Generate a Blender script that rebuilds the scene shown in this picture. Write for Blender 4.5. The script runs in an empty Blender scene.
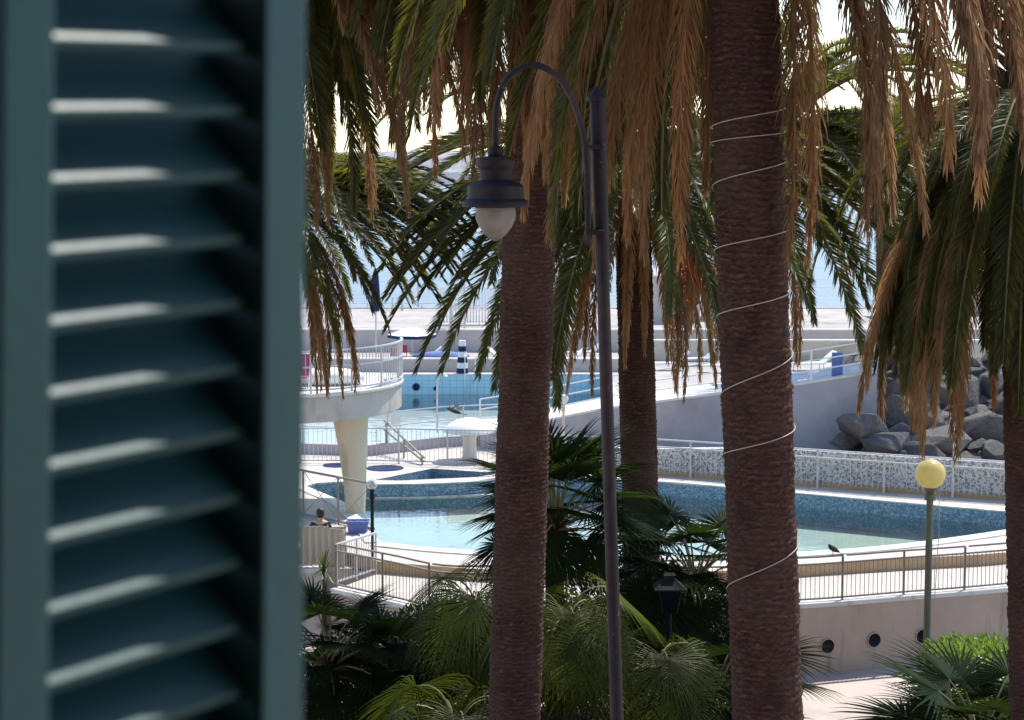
import bpy, bmesh, math, random
from mathutils import Vector, Matrix, noise as mnoise
from mathutils.geometry import tessellate_polygon
random.seed(7)
R = math.radians
PI = math.pi
scene = bpy.context.scene
COL = scene.collection
# ------------------------------------------------------------------ camera model
F = 2000.0
CAMZ = 11.0
PITCH = math.atan(207.0 / F)
CP, SP = math.cos(PITCH), math.sin(PITCH)
def ray(px, py):
    u = (px - 512.0) / F
    v = (360.0 - py) / F
    return Vector((u, CP + v * SP, -SP + v * CP))
def at(px, py, D):
    d = ray(px, py)
    return Vector((0, 0, CAMZ)) + d * (D / d.y)
def onz(px, py, z):
    d = ray(px, py)
    return Vector((0, 0, CAMZ)) + d * ((z - CAMZ) / d.z)
def ppm(D):
    return F / D

# ------------------------------------------------------------------ materials
def nt(name):
    m = bpy.data.materials.new(name)
    m.use_nodes = True
    t = m.node_tree
    b = t.nodes['Principled BSDF']
    return m, t, b
def lnk(t, a, b):
    t.links.new(a, b)
def setc(b, c):
    b.inputs['Base Color'].default_value = (c[0], c[1], c[2], 1)
def mix_color(t, fac, a, b):
    n = t.nodes.new('ShaderNodeMix'); n.data_type = 'RGBA'
    if isinstance(fac, (int, float)): n.inputs[0].default_value = fac
    else: lnk(t, fac, n.inputs[0])
    for k, v in ((6, a), (7, b)):
        if isinstance(v, (tuple, list)): n.inputs[k].default_value = (v[0], v[1], v[2], 1)
        else: lnk(t, v, n.inputs[k])
    return n.outputs[2]
def noise(t, scale, detail=4, rough=0.55, coord='Object', stretch=None):
    tc = t.nodes.new('ShaderNodeTexCoord')
    n = t.nodes.new('ShaderNodeTexNoise')
    n.inputs['Scale'].default_value = scale
    n.inputs['Detail'].default_value = detail
    n.inputs['Roughness'].default_value = rough
    src = tc.outputs[coord]
    if stretch:
        mp = t.nodes.new('ShaderNodeMapping'); mp.inputs['Scale'].default_value = stretch
        lnk(t, src, mp.inputs[0]); src = mp.outputs[0]
    lnk(t, src, n.inputs['Vector'])
    return n.outputs['Fac']
def ramp(t, fac, a, b):
    r = t.nodes.new('ShaderNodeMapRange')
    r.inputs[1].default_value = a; r.inputs[2].default_value = b
    lnk(t, fac, r.inputs[0])
    return r.outputs[0]
def bump(t, b, fac, strength, dist):
    n = t.nodes.new('ShaderNodeBump')
    n.inputs['Strength'].default_value = strength
    n.inputs['Distance'].default_value = dist
    lnk(t, fac, n.inputs['Height']); lnk(t, n.outputs[0], b.inputs['Normal'])
def rough_mat(name, c1, c2, scale=3.0, rough=0.8, bscale=30, bstr=0.3, bdist=0.01, spec=0.3, metal=0.0, stretch=None, stain=None):
    m, t, b = nt(name)
    f = ramp(t, noise(t, scale, 6, 0.62, stretch=stretch), 0.3, 0.7)
    c = mix_color(t, f, c1, c2)
    if stain:
        s = ramp(t, noise(t, stain[1], 5, 0.6, stretch=stain[2]), 0.52, 0.72)
        c = mix_color(t, s, c, stain[0])
    lnk(t, c, b.inputs['Base Color'])
    b.inputs['Roughness'].default_value = rough
    b.inputs['Specular IOR Level'].default_value = spec
    b.inputs['Metallic'].default_value = metal
    if bstr: bump(t, b, noise(t, bscale, 4, 0.6), bstr, bdist)
    return m
def leaf_mat(name, c1, c2, tcol, trans=0.4, scale=0.9, gloss=0.35, spec=0.4):
    m, t, b = nt(name)
    oi = t.nodes.new('ShaderNodeObjectInfo')
    f = ramp(t, noise(t, scale, 4, 0.6), 0.3, 0.7)
    c = mix_color(t, f, c1, c2)
    hsv = t.nodes.new('ShaderNodeHueSaturation')
    mr = t.nodes.new('ShaderNodeMapRange'); mr.inputs[3].default_value = 0.65; mr.inputs[4].default_value = 1.3
    lnk(t, oi.outputs['Random'], mr.inputs[0]); lnk(t, mr.outputs[0], hsv.inputs['Value'])
    lnk(t, c, hsv.inputs['Color'])
    lnk(t, hsv.outputs[0], b.inputs['Base Color'])
    b.inputs['Roughness'].default_value = gloss
    b.inputs['Specular IOR Level'].default_value = spec
    tr = t.nodes.new('ShaderNodeBsdfTranslucent')
    tc = mix_color(t, f, tcol, (tcol[0]*0.7, tcol[1]*0.75, tcol[2]*0.8))
    h2 = t.nodes.new('ShaderNodeHueSaturation'); lnk(t, mr.outputs[0], h2.inputs['Value']); lnk(t, tc, h2.inputs['Color'])
    lnk(t, h2.outputs[0], tr.inputs['Color'])
    mx = t.nodes.new('ShaderNodeMixShader'); mx.inputs[0].default_value = trans
    lnk(t, b.outputs[0], mx.inputs[1]); lnk(t, tr.outputs[0], mx.inputs[2])
    lnk(t, mx.outputs[0], t.nodes['Material Output'].inputs['Surface'])
    return m
def water_mat(name, tint, rip=0.03, scale=2.2, rough=0.02):
    m, t, b = nt(name)
    t.nodes.remove(b)
    g = t.nodes.new('ShaderNodeBsdfGlossy'); g.inputs['Roughness'].default_value = rough
    g.inputs['Color'].default_value = (0.95, 0.97, 1, 1)
    tr = t.nodes.new('ShaderNodeBsdfTransparent'); tr.inputs['Color'].default_value = (*tint, 1)
    fr = t.nodes.new('ShaderNodeFresnel'); fr.inputs['IOR'].default_value = 1.33
    bp = t.nodes.new('ShaderNodeBump'); bp.inputs['Strength'].default_value = rip; bp.inputs['Distance'].default_value = 0.1
    lnk(t, noise(t, scale, 3, 0.5), bp.inputs['Height'])
    lnk(t, bp.outputs[0], g.inputs['Normal']); lnk(t, bp.outputs[0], fr.inputs['Normal'])
    mx = t.nodes.new('ShaderNodeMixShader')
    lnk(t, fr.outputs[0], mx.inputs[0]); lnk(t, tr.outputs[0], mx.inputs[1]); lnk(t, g.outputs[0], mx.inputs[2])
    lnk(t, mx.outputs[0], t.nodes['Material Output'].inputs['Surface'])
    return m
def cell_mat(name, cols, scale, rough=0.5, grout=None, coord='Object', bdist=0.0, spec=0.4):
    """little stones or mosaic chips: voronoi cells each with its own colour"""
    m, t, b = nt(name)
    tc = t.nodes.new('ShaderNodeTexCoord')
    v = t.nodes.new('ShaderNodeTexVoronoi'); v.inputs['Scale'].default_value = scale
    lnk(t, tc.outputs[coord], v.inputs['Vector'])
    sp = t.nodes.new('ShaderNodeSeparateColor'); lnk(t, v.outputs['Color'], sp.inputs[0])
    cr = t.nodes.new('ShaderNodeValToRGB'); cr.color_ramp.interpolation = 'CONSTANT'
    el = cr.color_ramp.elements
    while len(el) < len(cols): el.new(0.5)
    for i, c in enumerate(cols):
        el[i].position = i / len(cols); el[i].color = (*c, 1)
    lnk(t, sp.outputs[0], cr.inputs[0])
    lnk(t, cr.outputs[0], b.inputs['Base Color'])
    b.inputs['Roughness'].default_value = rough
    b.inputs['Specular IOR Level'].default_value = spec
    if bdist: bump(t, b, v.outputs['Distance'], 0.6, bdist)
    return m
def brick_mat(name, c1, c2, mortar, w, h, msize, rough=0.6, rotx=False, bstr=0.1):
    m, t, b = nt(name)
    tc = t.nodes.new('ShaderNodeTexCoord')
    br = t.nodes.new('ShaderNodeTexBrick')
    br.offset = 0.0 if w == h else 0.5
    br.inputs['Color1'].default_value = (*c1, 1); br.inputs['Color2'].default_value = (*c2, 1); br.inputs['Mortar'].default_value = (*mortar, 1)
    br.inputs['Scale'].default_value = 1.0
    br.inputs['Brick Width'].default_value = w; br.inputs['Row Height'].default_value = h
    br.inputs['Mortar Size'].default_value = msize
    src = tc.outputs['Object']
    if rotx:
        mp = t.nodes.new('ShaderNodeMapping'); mp.inputs['Rotation'].default_value = (R(90), 0, 0)
        lnk(t, src, mp.inputs[0]); src = mp.outputs[0]
    lnk(t, src, br.inputs['Vector'])
    f = ramp(t, noise(t, 1.3, 5, 0.6), 0.3, 0.7)
    c = mix_color(t, f, br.outputs['Color'], mix_color(t, 0.35, br.outputs['Color'], mortar))
    lnk(t, c, b.inputs['Base Color'])
    b.inputs['Roughness'].default_value = rough
    b.inputs['Specular IOR Level'].default_value = 0.3
    bump(t, b, br.outputs['Fac'], -bstr, 0.004)
    return m

M = {}
M['paint_teal'] = rough_mat('teal_paint', (0.006, 0.070, 0.076), (0.009, 0.088, 0.094), 9, 0.48, 60, 0.2, 0.002, 0.38)
M['iron'] = rough_mat('dark_iron', (0.009, 0.006, 0.009), (0.018, 0.011, 0.014), 9, 0.55, 45, 0.25, 0.004, 0.3)
_t = M['iron'].node_tree; _b = _t.nodes['Principled BSDF']
_src = _b.inputs['Base Color'].links[0].from_socket
_ch = ramp(_t, noise(_t, 26, 5, 0.7, stretch=(1, 1, .45)), 0.66, 0.69)
_wd = ramp(_t, noise(_t, 2.2, 4, 0.6, stretch=(1, 1, .5)), 0.5, 0.68)
lnk(_t, mix_color(_t, _ch, mix_color(_t, _wd, _src, (0.045, 0.030, 0.034)), (0.17, 0.13, 0.12)), _b.inputs['Base Color'])
M['black_metal'] = rough_mat('black_metal', (0.010, 0.010, 0.012), (0.018, 0.018, 0.02), 9, 0.7, 40, 0.1, 0.002, 0.2)
M['grey_metal'] = rough_mat('grey_rail_paint', (0.20, 0.17, 0.15), (0.27, 0.23, 0.20), 6, 0.5, 40, 0.1, 0.002, 0.4)
M['pale_metal'] = rough_mat('pale_rail_paint', (0.50, 0.50, 0.50), (0.62, 0.61, 0.60), 5, 0.45, 40, 0.1, 0.002, 0.4)
M['white_paint'] = rough_mat('white_paint', (0.74, 0.74, 0.72), (0.82, 0.81, 0.79), 4, 0.5, 40, 0.1, 0.002, 0.4)
M['wall_pink'] = rough_mat('pinkish_render', (0.41, 0.315, 0.255), (0.49, 0.385, 0.315), 0.9, 0.85, 60, 0.25, 0.004, 0.2, stain=((0.25, 0.19, 0.165), 1.3, (2.2, 2.2, 0.3)))
M['deck'] = brick_mat('deck_paving', (0.54, 0.48, 0.42), (0.60, 0.535, 0.47), (0.38, 0.34, 0.30), 1.1, 0.7, 0.012, 0.8)
M['coping'] = brick_mat('pool_coping', (0.66, 0.63, 0.58), (0.72, 0.68, 0.63), (0.40, 0.33, 0.28), 0.9, 6.0, 0.02, 0.75)
M['plaza'] = rough_mat('plaza_paving', (0.46, 0.385, 0.34), (0.54, 0.46, 0.41), 0.7, 0.85, 40, 0.2, 0.004, 0.2, stain=((0.38, 0.30, 0.28), 0.5, (1, 1, 1)))
M['concrete'] = rough_mat('concrete', (0.46, 0.42, 0.39), (0.55, 0.51, 0.475), 1.4, 0.85, 50, 0.25, 0.005, 0.2, stain=((0.30, 0.26, 0.22), 1.3, (1.2, 1.2, 0.5)))
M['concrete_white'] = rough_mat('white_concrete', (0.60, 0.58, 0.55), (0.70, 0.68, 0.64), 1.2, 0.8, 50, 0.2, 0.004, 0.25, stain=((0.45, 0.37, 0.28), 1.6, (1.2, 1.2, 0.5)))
M['cream'] = rough_mat('cream_render', (0.60, 0.49, 0.37), (0.67, 0.56, 0.43), 1.2, 0.8, 50, 0.2, 0.004, 0.25, stain=((0.48, 0.40, 0.28), 1.6, (1.2, 1.2, 0.4)))
M['terrace'] = rough_mat('worn_terrace_paving', (0.34, 0.31, 0.29), (0.47, 0.43, 0.40), 0.5, 0.85, 30, 0.3, 0.006, 0.2, stain=((0.25, 0.22, 0.20), 0.35, (1, 1, 1)))
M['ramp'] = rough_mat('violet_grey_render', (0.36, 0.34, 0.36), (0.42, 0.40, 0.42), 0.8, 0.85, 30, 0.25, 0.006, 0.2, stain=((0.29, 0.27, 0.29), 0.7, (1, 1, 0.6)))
M['ochre'] = rough_mat('ochre_step', (0.40, 0.27, 0.15), (0.50, 0.35, 0.21), 2.5, 0.8, 40, 0.2, 0.004, 0.2)
M['pebble'] = cell_mat('pebbledash', [(0.62, 0.60, 0.57), (0.30, 0.28, 0.28), (0.70, 0.67, 0.62), (0.18, 0.17, 0.18), (0.50, 0.47, 0.44), (0.66, 0.62, 0.60), (0.40, 0.38, 0.37)], 24, 0.7, bdist=0.02)
M['mosaic'] = cell_mat('blue_mosaic', [(0.12, 0.21, 0.30), (0.16, 0.27, 0.36), (0.09, 0.16, 0.24), (0.24, 0.34, 0.42), (0.14, 0.24, 0.33), (0.34, 0.43, 0.49)], 26, 0.35)
M['pool_floor'] = rough_mat('pale_pool_floor', (0.33, 0.39, 0.40), (0.39, 0.45, 0.46), 0.5, 0.8, 30, 0.05, 0.002, 0.2, stain=((0.36, 0.40, 0.27), 0.22, (1, 1, 1)))
M['far_pool_floor'] = rough_mat('cyan_pool_floor', (0.42, 0.74, 0.84), (0.52, 0.80, 0.86), 0.4, 0.8, 30, 0.05, 0.002, 0.2)
M['pool_tile'] = brick_mat('blue_pool_tile', (0.42, 0.68, 0.79), (0.46, 0.71, 0.81), (0.30, 0.54, 0.68), 0.30, 0.30, 0.02, 0.4, rotx=True)
M['water_pool'] = water_mat('pool_water', (0.87, 0.97, 0.93), 0.09, 2.6, 0.015)
M['water_far'] = water_mat('far_pool_water', (0.80, 0.96, 1.0), 0.16, 2.0, 0.02)
M['soil'] = rough_mat('dark_soil', (0.030, 0.022, 0.016), (0.055, 0.040, 0.028), 2.0, 0.95, 20, 0.8, 0.03, 0.1)
def rock_mat():
    m, t, b = nt('grey_rock')
    oi = t.nodes.new('ShaderNodeObjectInfo')
    f = ramp(t, noise(t, 1.6, 6, 0.65), 0.3, 0.7)
    c = mix_color(t, f, (0.052, 0.052, 0.060), (0.13, 0.126, 0.124))
    c = mix_color(t, oi.outputs['Random'], c, mix_color(t, 0.5, c, (0.24, 0.20, 0.16)))
    v = ramp(t, noise(t, 6, 5, 0.7, stretch=(1, 1, 3)), 0.56, 0.66)
    c = mix_color(t, v, c, (0.05, 0.05, 0.055))
    lnk(t, c, b.inputs['Base Color']); b.inputs['Roughness'].default_value = 0.85
    bump(t, b, noise(t, 6, 7, 0.72), 1.0, 0.12)
    return m
M['rock'] = rock_mat()
M['breakwater'] = rough_mat('hazed_breakwater_rock', (0.30, 0.29, 0.30), (0.44, 0.42, 0.42), 0.15, 0.9, 1.0, 0.6, 0.5, 0.1)  # pale tone is distance haze put into the rock colour
M['glass_globe'] = None
M['canvas'] = rough_mat('beige_canvas', (0.50, 0.42, 0.32), (0.58, 0.50, 0.40), 2, 0.9, 60, 0.3, 0.004, 0.1, stretch=(6, 6, 1))
M['navy'] = rough_mat('navy_fabric', (0.012, 0.022, 0.07), (0.02, 0.035, 0.10), 4, 0.8, 60, 0.2, 0.003, 0.2)
M['blue_fabric'] = rough_mat('blue_fabric', (0.15, 0.18, 0.36), (0.19, 0.23, 0.42), 4, 0.8, 60, 0.2, 0.003, 0.2)
M['blue_paint'] = rough_mat('blue_paint', (0.09, 0.13, 0.34), (0.11, 0.16, 0.40), 4, 0.5, 60, 0.1, 0.002, 0.4)
M['red_paint'] = rough_mat('red_paint', (0.36, 0.03, 0.06), (0.44, 0.05, 0.08), 4, 0.5, 60, 0.1, 0.002, 0.4)
M['magenta'] = rough_mat('magenta_fabric', (0.40, 0.03, 0.14), (0.48, 0.05, 0.18), 4, 0.8, 60, 0.1, 0.002, 0.3)
M['lilac'] = rough_mat('lilac_wall', (0.46, 0.41, 0.39), (0.55, 0.49, 0.46), 1.5, 0.85, 40, 0.2, 0.003, 0.2)
M['seawall'] = rough_mat('sandy_wall', (0.54, 0.47, 0.38), (0.64, 0.57, 0.47), 0.9, 0.85, 20, 0.2, 0.01, 0.2, stain=((0.44, 0.37, 0.29), 0.8, (0.6, 0.6, 1)))
M['skin'] = rough_mat('skin', (0.45, 0.26, 0.18), (0.50, 0.30, 0.21), 5, 0.55, 60, 0.05, 0.001, 0.4)
M['hair'] = rough_mat('dark_hair', (0.012, 0.009, 0.008), (0.02, 0.015, 0.012), 20, 0.5, 80, 0.3, 0.003, 0.4)
M['dark_cloth'] = rough_mat('dark_cloth', (0.02, 0.02, 0.025), (0.035, 0.033, 0.04), 6, 0.9, 60, 0.2, 0.003, 0.1)
M['feather'] = rough_mat('dark_feathers', (0.02, 0.02, 0.025), (0.06, 0.06, 0.07), 20, 0.6, 60, 0.2, 0.002, 0.3)
M['white_feather'] = rough_mat('pale_feathers', (0.5, 0.5, 0.5), (0.65, 0.65, 0.64), 20, 0.6, 60, 0.2, 0.002, 0.3)
M['porthole_glass'] = rough_mat('dark_glass', (0.004, 0.007, 0.016), (0.007, 0.011, 0.022), 4, 0.25, 10, 0.02, 0.001, 0.12)
M['cord'] = rough_mat('pale_cord', (0.46, 0.37, 0.30), (0.58, 0.48, 0.40), 8, 0.5, 50, 0.1, 0.002, 0.5)
M['wood'] = rough_mat('dark_stem', (0.05, 0.035, 0.025), (0.09, 0.065, 0.045), 8, 0.9, 30, 0.5, 0.01, 0.2)
# foliage
M['frond'] = leaf_mat('palm_leaf', (0.034, 0.044, 0.012), (0.064, 0.072, 0.020), (0.24, 0.215, 0.026), 0.40, 0.9, 0.45, 0.28)
M['frond_far'] = leaf_mat('palm_leaf_greener', (0.040, 0.054, 0.014), (0.078, 0.090, 0.024), (0.27, 0.255, 0.030), 0.38, 0.9, 0.38, 0.4)
M['rachis'] = rough_mat('palm_rachis', (0.16, 0.15, 0.055), (0.24, 0.20, 0.09), 2, 0.5, 30, 0.1, 0.002, 0.3)
M['dead'] = leaf_mat('dead_palm_leaf', (0.22, 0.12, 0.055), (0.45, 0.275, 0.135), (0.66, 0.36, 0.14), 0.46, 1.2, 0.6, 0.2)
_t = M['dead'].node_tree
for _l in list(_t.links):
    if _l.to_node.type == 'HUE_SAT' and _l.to_socket.name == 'Color':
        _src = _l.from_socket; _h = _l.to_node
        _oi = _t.nodes.new('ShaderNodeObjectInfo'); _m = _t.nodes.new('ShaderNodeMath'); _m.operation = 'MULTIPLY'; _m.inputs[1].default_value = 7.31
        _fr = _t.nodes.new('ShaderNodeMath'); _fr.operation = 'FRACT'
        lnk(_t, _oi.outputs['Random'], _m.inputs[0]); lnk(_t, _m.outputs[0], _fr.inputs[0])
        _sc = _t.nodes.new('ShaderNodeMath'); _sc.operation = 'MULTIPLY'; _sc.inputs[1].default_value = 0.5; lnk(_t, _fr.outputs[0], _sc.inputs[0])
        lnk(_t, mix_color(_t, _sc.outputs[0], _src, (0.21, 0.15, 0.10)), _h.inputs['Color'])
M['dead_rachis'] = rough_mat('dead_rachis', (0.24, 0.13, 0.06), (0.34, 0.20, 0.10), 2, 0.7, 30, 0.1, 0.002, 0.2)
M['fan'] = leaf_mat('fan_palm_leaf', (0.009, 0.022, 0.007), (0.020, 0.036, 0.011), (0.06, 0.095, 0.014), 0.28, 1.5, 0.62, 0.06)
M['fan_yellow'] = leaf_mat('weeping_fan_leaf', (0.030, 0.048, 0.009), (0.056, 0.074, 0.015), (0.15, 0.18, 0.020), 0.32, 1.5, 0.5, 0.2)
M['hedge'] = leaf_mat('hedge_leaf', (0.12, 0.24, 0.03), (0.20, 0.34, 0.05), (0.42, 0.60, 0.07), 0.45, 2.0, 0.3, 0.5)
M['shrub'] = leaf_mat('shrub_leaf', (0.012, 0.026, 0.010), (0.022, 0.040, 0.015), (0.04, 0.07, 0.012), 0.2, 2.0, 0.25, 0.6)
M['yucca'] = leaf_mat('yucca_leaf', (0.09, 0.13, 0.03), (0.16, 0.19, 0.05), (0.25, 0.28, 0.06), 0.3, 2.0, 0.35, 0.5)
M['fruit'] = rough_mat('orange_fruit_stalk', (0.42, 0.10, 0.02), (0.52, 0.17, 0.03), 5, 0.6, 40, 0.3, 0.005, 0.3)

def trunk_material():
    m, t, b = nt('palm_trunk_bark')
    # leaf scars are real relief in the mesh; colour: grooves are darker
    tc = t.nodes.new('ShaderNodeTexCoord')
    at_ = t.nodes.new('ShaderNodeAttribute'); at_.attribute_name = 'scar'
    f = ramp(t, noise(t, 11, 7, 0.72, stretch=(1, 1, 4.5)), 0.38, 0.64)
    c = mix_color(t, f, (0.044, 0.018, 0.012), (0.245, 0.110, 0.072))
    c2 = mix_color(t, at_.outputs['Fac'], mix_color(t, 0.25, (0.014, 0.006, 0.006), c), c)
    big = ramp(t, noise(t, 1.2, 4, 0.6), 0.3, 0.75)
    c3 = mix_color(t, big, c2, mix_color(t, 0.45, c2, (0.17, 0.11, 0.08)))
    st = ramp(t, noise(t, 2.3, 5, 0.65, stretch=(1, 1, .6)), 0.58, 0.70)
    c3 = mix_color(t, st, c3, mix_color(t, 0.6, c3, (0.030, 0.018, 0.014)))
    lnk(t, c3, b.inputs['Base Color'])
    b.inputs['Roughness'].default_value = 0.85
    b.inputs['Specular IOR Level'].default_value = 0.2
    bump(t, b, noise(t, 16, 7, 0.75, stretch=(1, 1, 3.5)), 1.0, 0.035)
    return m
M['trunk'] = trunk_material()
def brushed_globe(name, col, trans, rough):
    m, t, b = nt(name)
    f = ramp(t, noise(t, 7, 4, 0.6), 0.35, 0.7)
    lnk(t, mix_color(t, f, col, (col[0]*0.78, col[1]*0.74, col[2]*0.66)), b.inputs['Base Color'])
    b.inputs['Roughness'].default_value = rough
    tr = t.nodes.new('ShaderNodeBsdfTranslucent'); tr.inputs['Color'].default_value = (*col, 1)
    mx = t.nodes.new('ShaderNodeMixShader'); mx.inputs[0].default_value = trans
    lnk(t, b.outputs[0], mx.inputs[1]); lnk(t, tr.outputs[0], mx.inputs[2])
    lnk(t, mx.outputs[0], t.nodes['Material Output'].inputs['Surface'])
    return m
M['opal'] = brushed_globe('cloudy_plastic', (0.42, 0.39, 0.36), 0.45, 0.25)
M['yellow_globe'] = brushed_globe('yellowed_plastic', (0.86, 0.76, 0.38), 0.5, 0.3)
M['white_globe'] = brushed_globe('white_plastic', (0.80, 0.80, 0.80), 0.35, 0.25)
def clear_mat():
    m, t, b = nt('clear_globe_plastic'); t.nodes.remove(b)
    g = t.nodes.new('ShaderNodeBsdfGlossy'); g.inputs['Roughness'].default_value = 0.05
    tr = t.nodes.new('ShaderNodeBsdfTransparent'); tr.inputs['Color'].default_value = (0.86, 0.9, 0.9, 1)
    df = t.nodes.new('ShaderNodeBsdfDiffuse'); df.inputs['Color'].default_value = (0.8, 0.8, 0.8, 1)
    lw = t.nodes.new('ShaderNodeLayerWeight'); lw.inputs[0].default_value = 0.35
    m1 = t.nodes.new('ShaderNodeMixShader'); lnk(t, lw.outputs['Facing'], m1.inputs[0])
    lnk(t, tr.outputs[0], m1.inputs[1]); lnk(t, df.outputs[0], m1.inputs[2])
    m2 = t.nodes.new('ShaderNodeMixShader'); m2.inputs[0].default_value = 0.12
    lnk(t, m1.outputs[0], m2.inputs[1]); lnk(t, g.outputs[0], m2.inputs[2])
    lnk(t, m2.outputs[0], t.nodes['Material Output'].inputs['Surface'])
    return m
M['clear'] = clear_mat()

# ------------------------------------------------------------------ mesh helpers
class MB:
    def __init__(s): s.v = []; s.f = []; s.mi = []; s.cur = 0
    def add(s, vs, fs):
        o = len(s.v); s.v += [tuple(v) for v in vs]
        for f in fs: s.f.append(tuple(o + i for i in f)); s.mi.append(s.cur)
    def box(s, c, size, rz=0.0):
        x, y, z = size[0]/2, size[1]/2, size[2]/2
        ca, sa = math.cos(rz), math.sin(rz)
        vs = []
        for dz in (-z, z):
            for dx, dy in ((-x, -y), (x, -y), (x, y), (-x, y)):
                vs.append((c[0] + dx*ca - dy*sa, c[1] + dx*sa + dy*ca, c[2] + dz))
        s.add(vs, [(3,2,1,0), (4,5,6,7), (0,1,5,4), (1,2,6,5), (2,3,7,6), (3,0,4,7)])
    def tube(s, pts, r, n=8, caps=True):
        pts = [Vector(p) for p in pts]
        rs = r if isinstance(r, (list, tuple)) else [r]*len(pts)
        rings = []
        T0 = (pts[1]-pts[0]).normalized()
        ref = Vector((0, 0, 1)) if abs(T0.z) < 0.9 else Vector((1, 0, 0))
        for i, p in enumerate(pts):
            a = pts[max(i-1, 0)]; b = pts[min(i+1, len(pts)-1)]
            T = (b - a).normalized()
            U = ref - T * ref.dot(T)
            if U.length < 1e-4: U = T.orthogonal()
            U.normalize(); V = T.cross(U); ref = U
            rings.append([p + (U*math.cos(2*PI*k/n) + V*math.sin(2*PI*k/n))*rs[i] for k in range(n)])
        vs = [v for rg in rings for v in rg]; fs = []
        for i in range(len(pts)-1):
            for k in range(n):
                fs.append((i*n+k, i*n+(k+1) % n, (i+1)*n+(k+1) % n, (i+1)*n+k))
        if caps:
            fs.append(tuple(range(n-1, -1, -1))); m = (len(pts)-1)*n
            fs.append(tuple(m+k for k in range(n)))
        s.add(vs, fs)
    def bar(s, a, b, w, h=None):
        """rectangular bar from a to b"""
        a, b = Vector(a), Vector(b); h = h or w
        T = (b-a).normalized()
        U = T.cross(Vector((0, 0, 1)))
        if U.length < 1e-3: U = Vector((1, 0, 0))
        U.normalize(); V = U.cross(T)
        vs = []
        for p in (a, b):
            for x, y in ((-1, -1), (1, -1), (1, 1), (-1, 1)):
                vs.append(p + U*(x*w/2) + V*(y*h/2))
        s.add(vs, [(3,2,1,0), (4,5,6,7), (0,1,5,4), (1,2,6,5), (2,3,7,6), (3,0,4,7)])
    def lathe(s, prof, c, n=24, axis=None):
        vs = []; fs = []
        for (r, z) in prof:
            for k in range(n):
                a = 2*PI*k/n
                vs.append((c[0] + r*math.cos(a), c[1] + r*math.sin(a), c[2] + z))
        for i in range(len(prof)-1):
            for k in range(n):
                fs.append((i*n+k, i*n+(k+1) % n, (i+1)*n+(k+1) % n, (i+1)*n+k))
        if prof[0][0] > 1e-4: fs.append(tuple(range(n-1, -1, -1)))
        if prof[-1][0] > 1e-4:
            m = (len(prof)-1)*n; fs.append(tuple(m+k for k in range(n)))
        s.add(vs, fs)
    def mesh(s, name, mats, smooth=False):
        me = bpy.data.meshes.new(name)
        me.from_pydata(s.v, [], s.f)
        mats = mats if isinstance(mats, (list, tuple)) else [mats]
        for m in mats: me.materials.append(m)
        if len(mats) > 1: me.polygons.foreach_set('material_index', s.mi)
        if smooth: me.polygons.foreach_set('use_smooth', [True]*len(me.polygons))
        me.update()
        return me
    def build(s, name, mats, parent=None, smooth=False, autosmooth=None):
        me = s.mesh(name, mats, smooth)
        o = bpy.data.objects.new(name, me); COL.objects.link(o)
        if parent is not None:
            o.parent = parent
            o.matrix_parent_inverse = Matrix.Translation(-Vector(parent.location)) if parent.type == 'EMPTY' else Matrix.Identity(4)
        if autosmooth:
            me.polygons.foreach_set('use_smooth', [True]*len(me.polygons))
            me.set_sharp_from_angle(angle=R(autosmooth))
        return o
def bevel(o, w, seg=2):
    md = o.modifiers.new('bevel', 'BEVEL'); md.width = w; md.segments = seg; md.limit_method = 'ANGLE'; md.angle_limit = R(40)
    return o
def tag(o, label=None, cat=None, group=None, kind=None):
    if label: o['label'] = label
    if cat: o['category'] = cat
    if group: o['group'] = group
    if kind: o['kind'] = kind
    return o
def thing(name, label, cat, loc, group=None):
    o = bpy.data.objects.new(name, None); COL.objects.link(o)
    o.location = loc; o.empty_display_size = 0.2
    return tag(o, label, cat, group)
def struct(o): return tag(o, kind='structure')
def inst(name, me, parent, loc, rz=0, sc=1.0, tilt=0.0):
    """a part that shares mesh data; loc in world"""
    o = bpy.data.objects.new(name, me); COL.objects.link(o)
    o.parent = parent
    o.location = Vector(loc) - Vector(parent.location)
    o.rotation_euler = (0, tilt, rz)
    o.scale = (sc, sc, sc) if not isinstance(sc, tuple) else sc
    return o
def poly_slab(name, outer, holes, ztop, zbot, mats, kind_struct=True, side_outer=True, hole_depth=None, hole_mat=0, side_mat=0):
    """flat slab with holes; outer/holes are lists of (x, y)"""
    bm = bmesh.new()
    loops = []
    for lp in [outer] + holes:
        vs = [bm.verts.new((x, y, ztop)) for x, y in lp]
        es = [bm.edges.new((vs[i], vs[(i+1) % len(vs)])) for i in range(len(vs))]
        loops.append((vs, es))
    allv = [v for vs_l, _ in loops for v in vs_l]
    for tri in tessellate_polygon([[v.co.copy() for v in vs_l] for vs_l, _ in loops]):
        try: bm.faces.new([allv[i] for i in tri])
        except ValueError: pass
    bm.normal_update()
    for f in bm.faces:
        if f.normal.z < 0: f.normal_flip()
    for li, (vs, es) in enumerate(loops):
        if li == 0 and not side_outer: continue
        zb = zbot if li == 0 or hole_depth is None else ztop - hole_depth
        low = [bm.verts.new((v.co.x, v.co.y, zb)) for v in vs]
        n = len(vs)
        for i in range(n):
            f = bm.faces.new((vs[i], low[i], low[(i+1) % n], vs[(i+1) % n]))
            f.material_index = side_mat if li == 0 else hole_mat
    me = bpy.data.meshes.new(name); bm.to_mesh(me); bm.free()
    for m in (mats if isinstance(mats, (list, tuple)) else [mats]): me.materials.append(m)
    o = bpy.data.objects.new(name, me); COL.objects.link(o)
    if kind_struct: struct(o)
    return o
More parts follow.
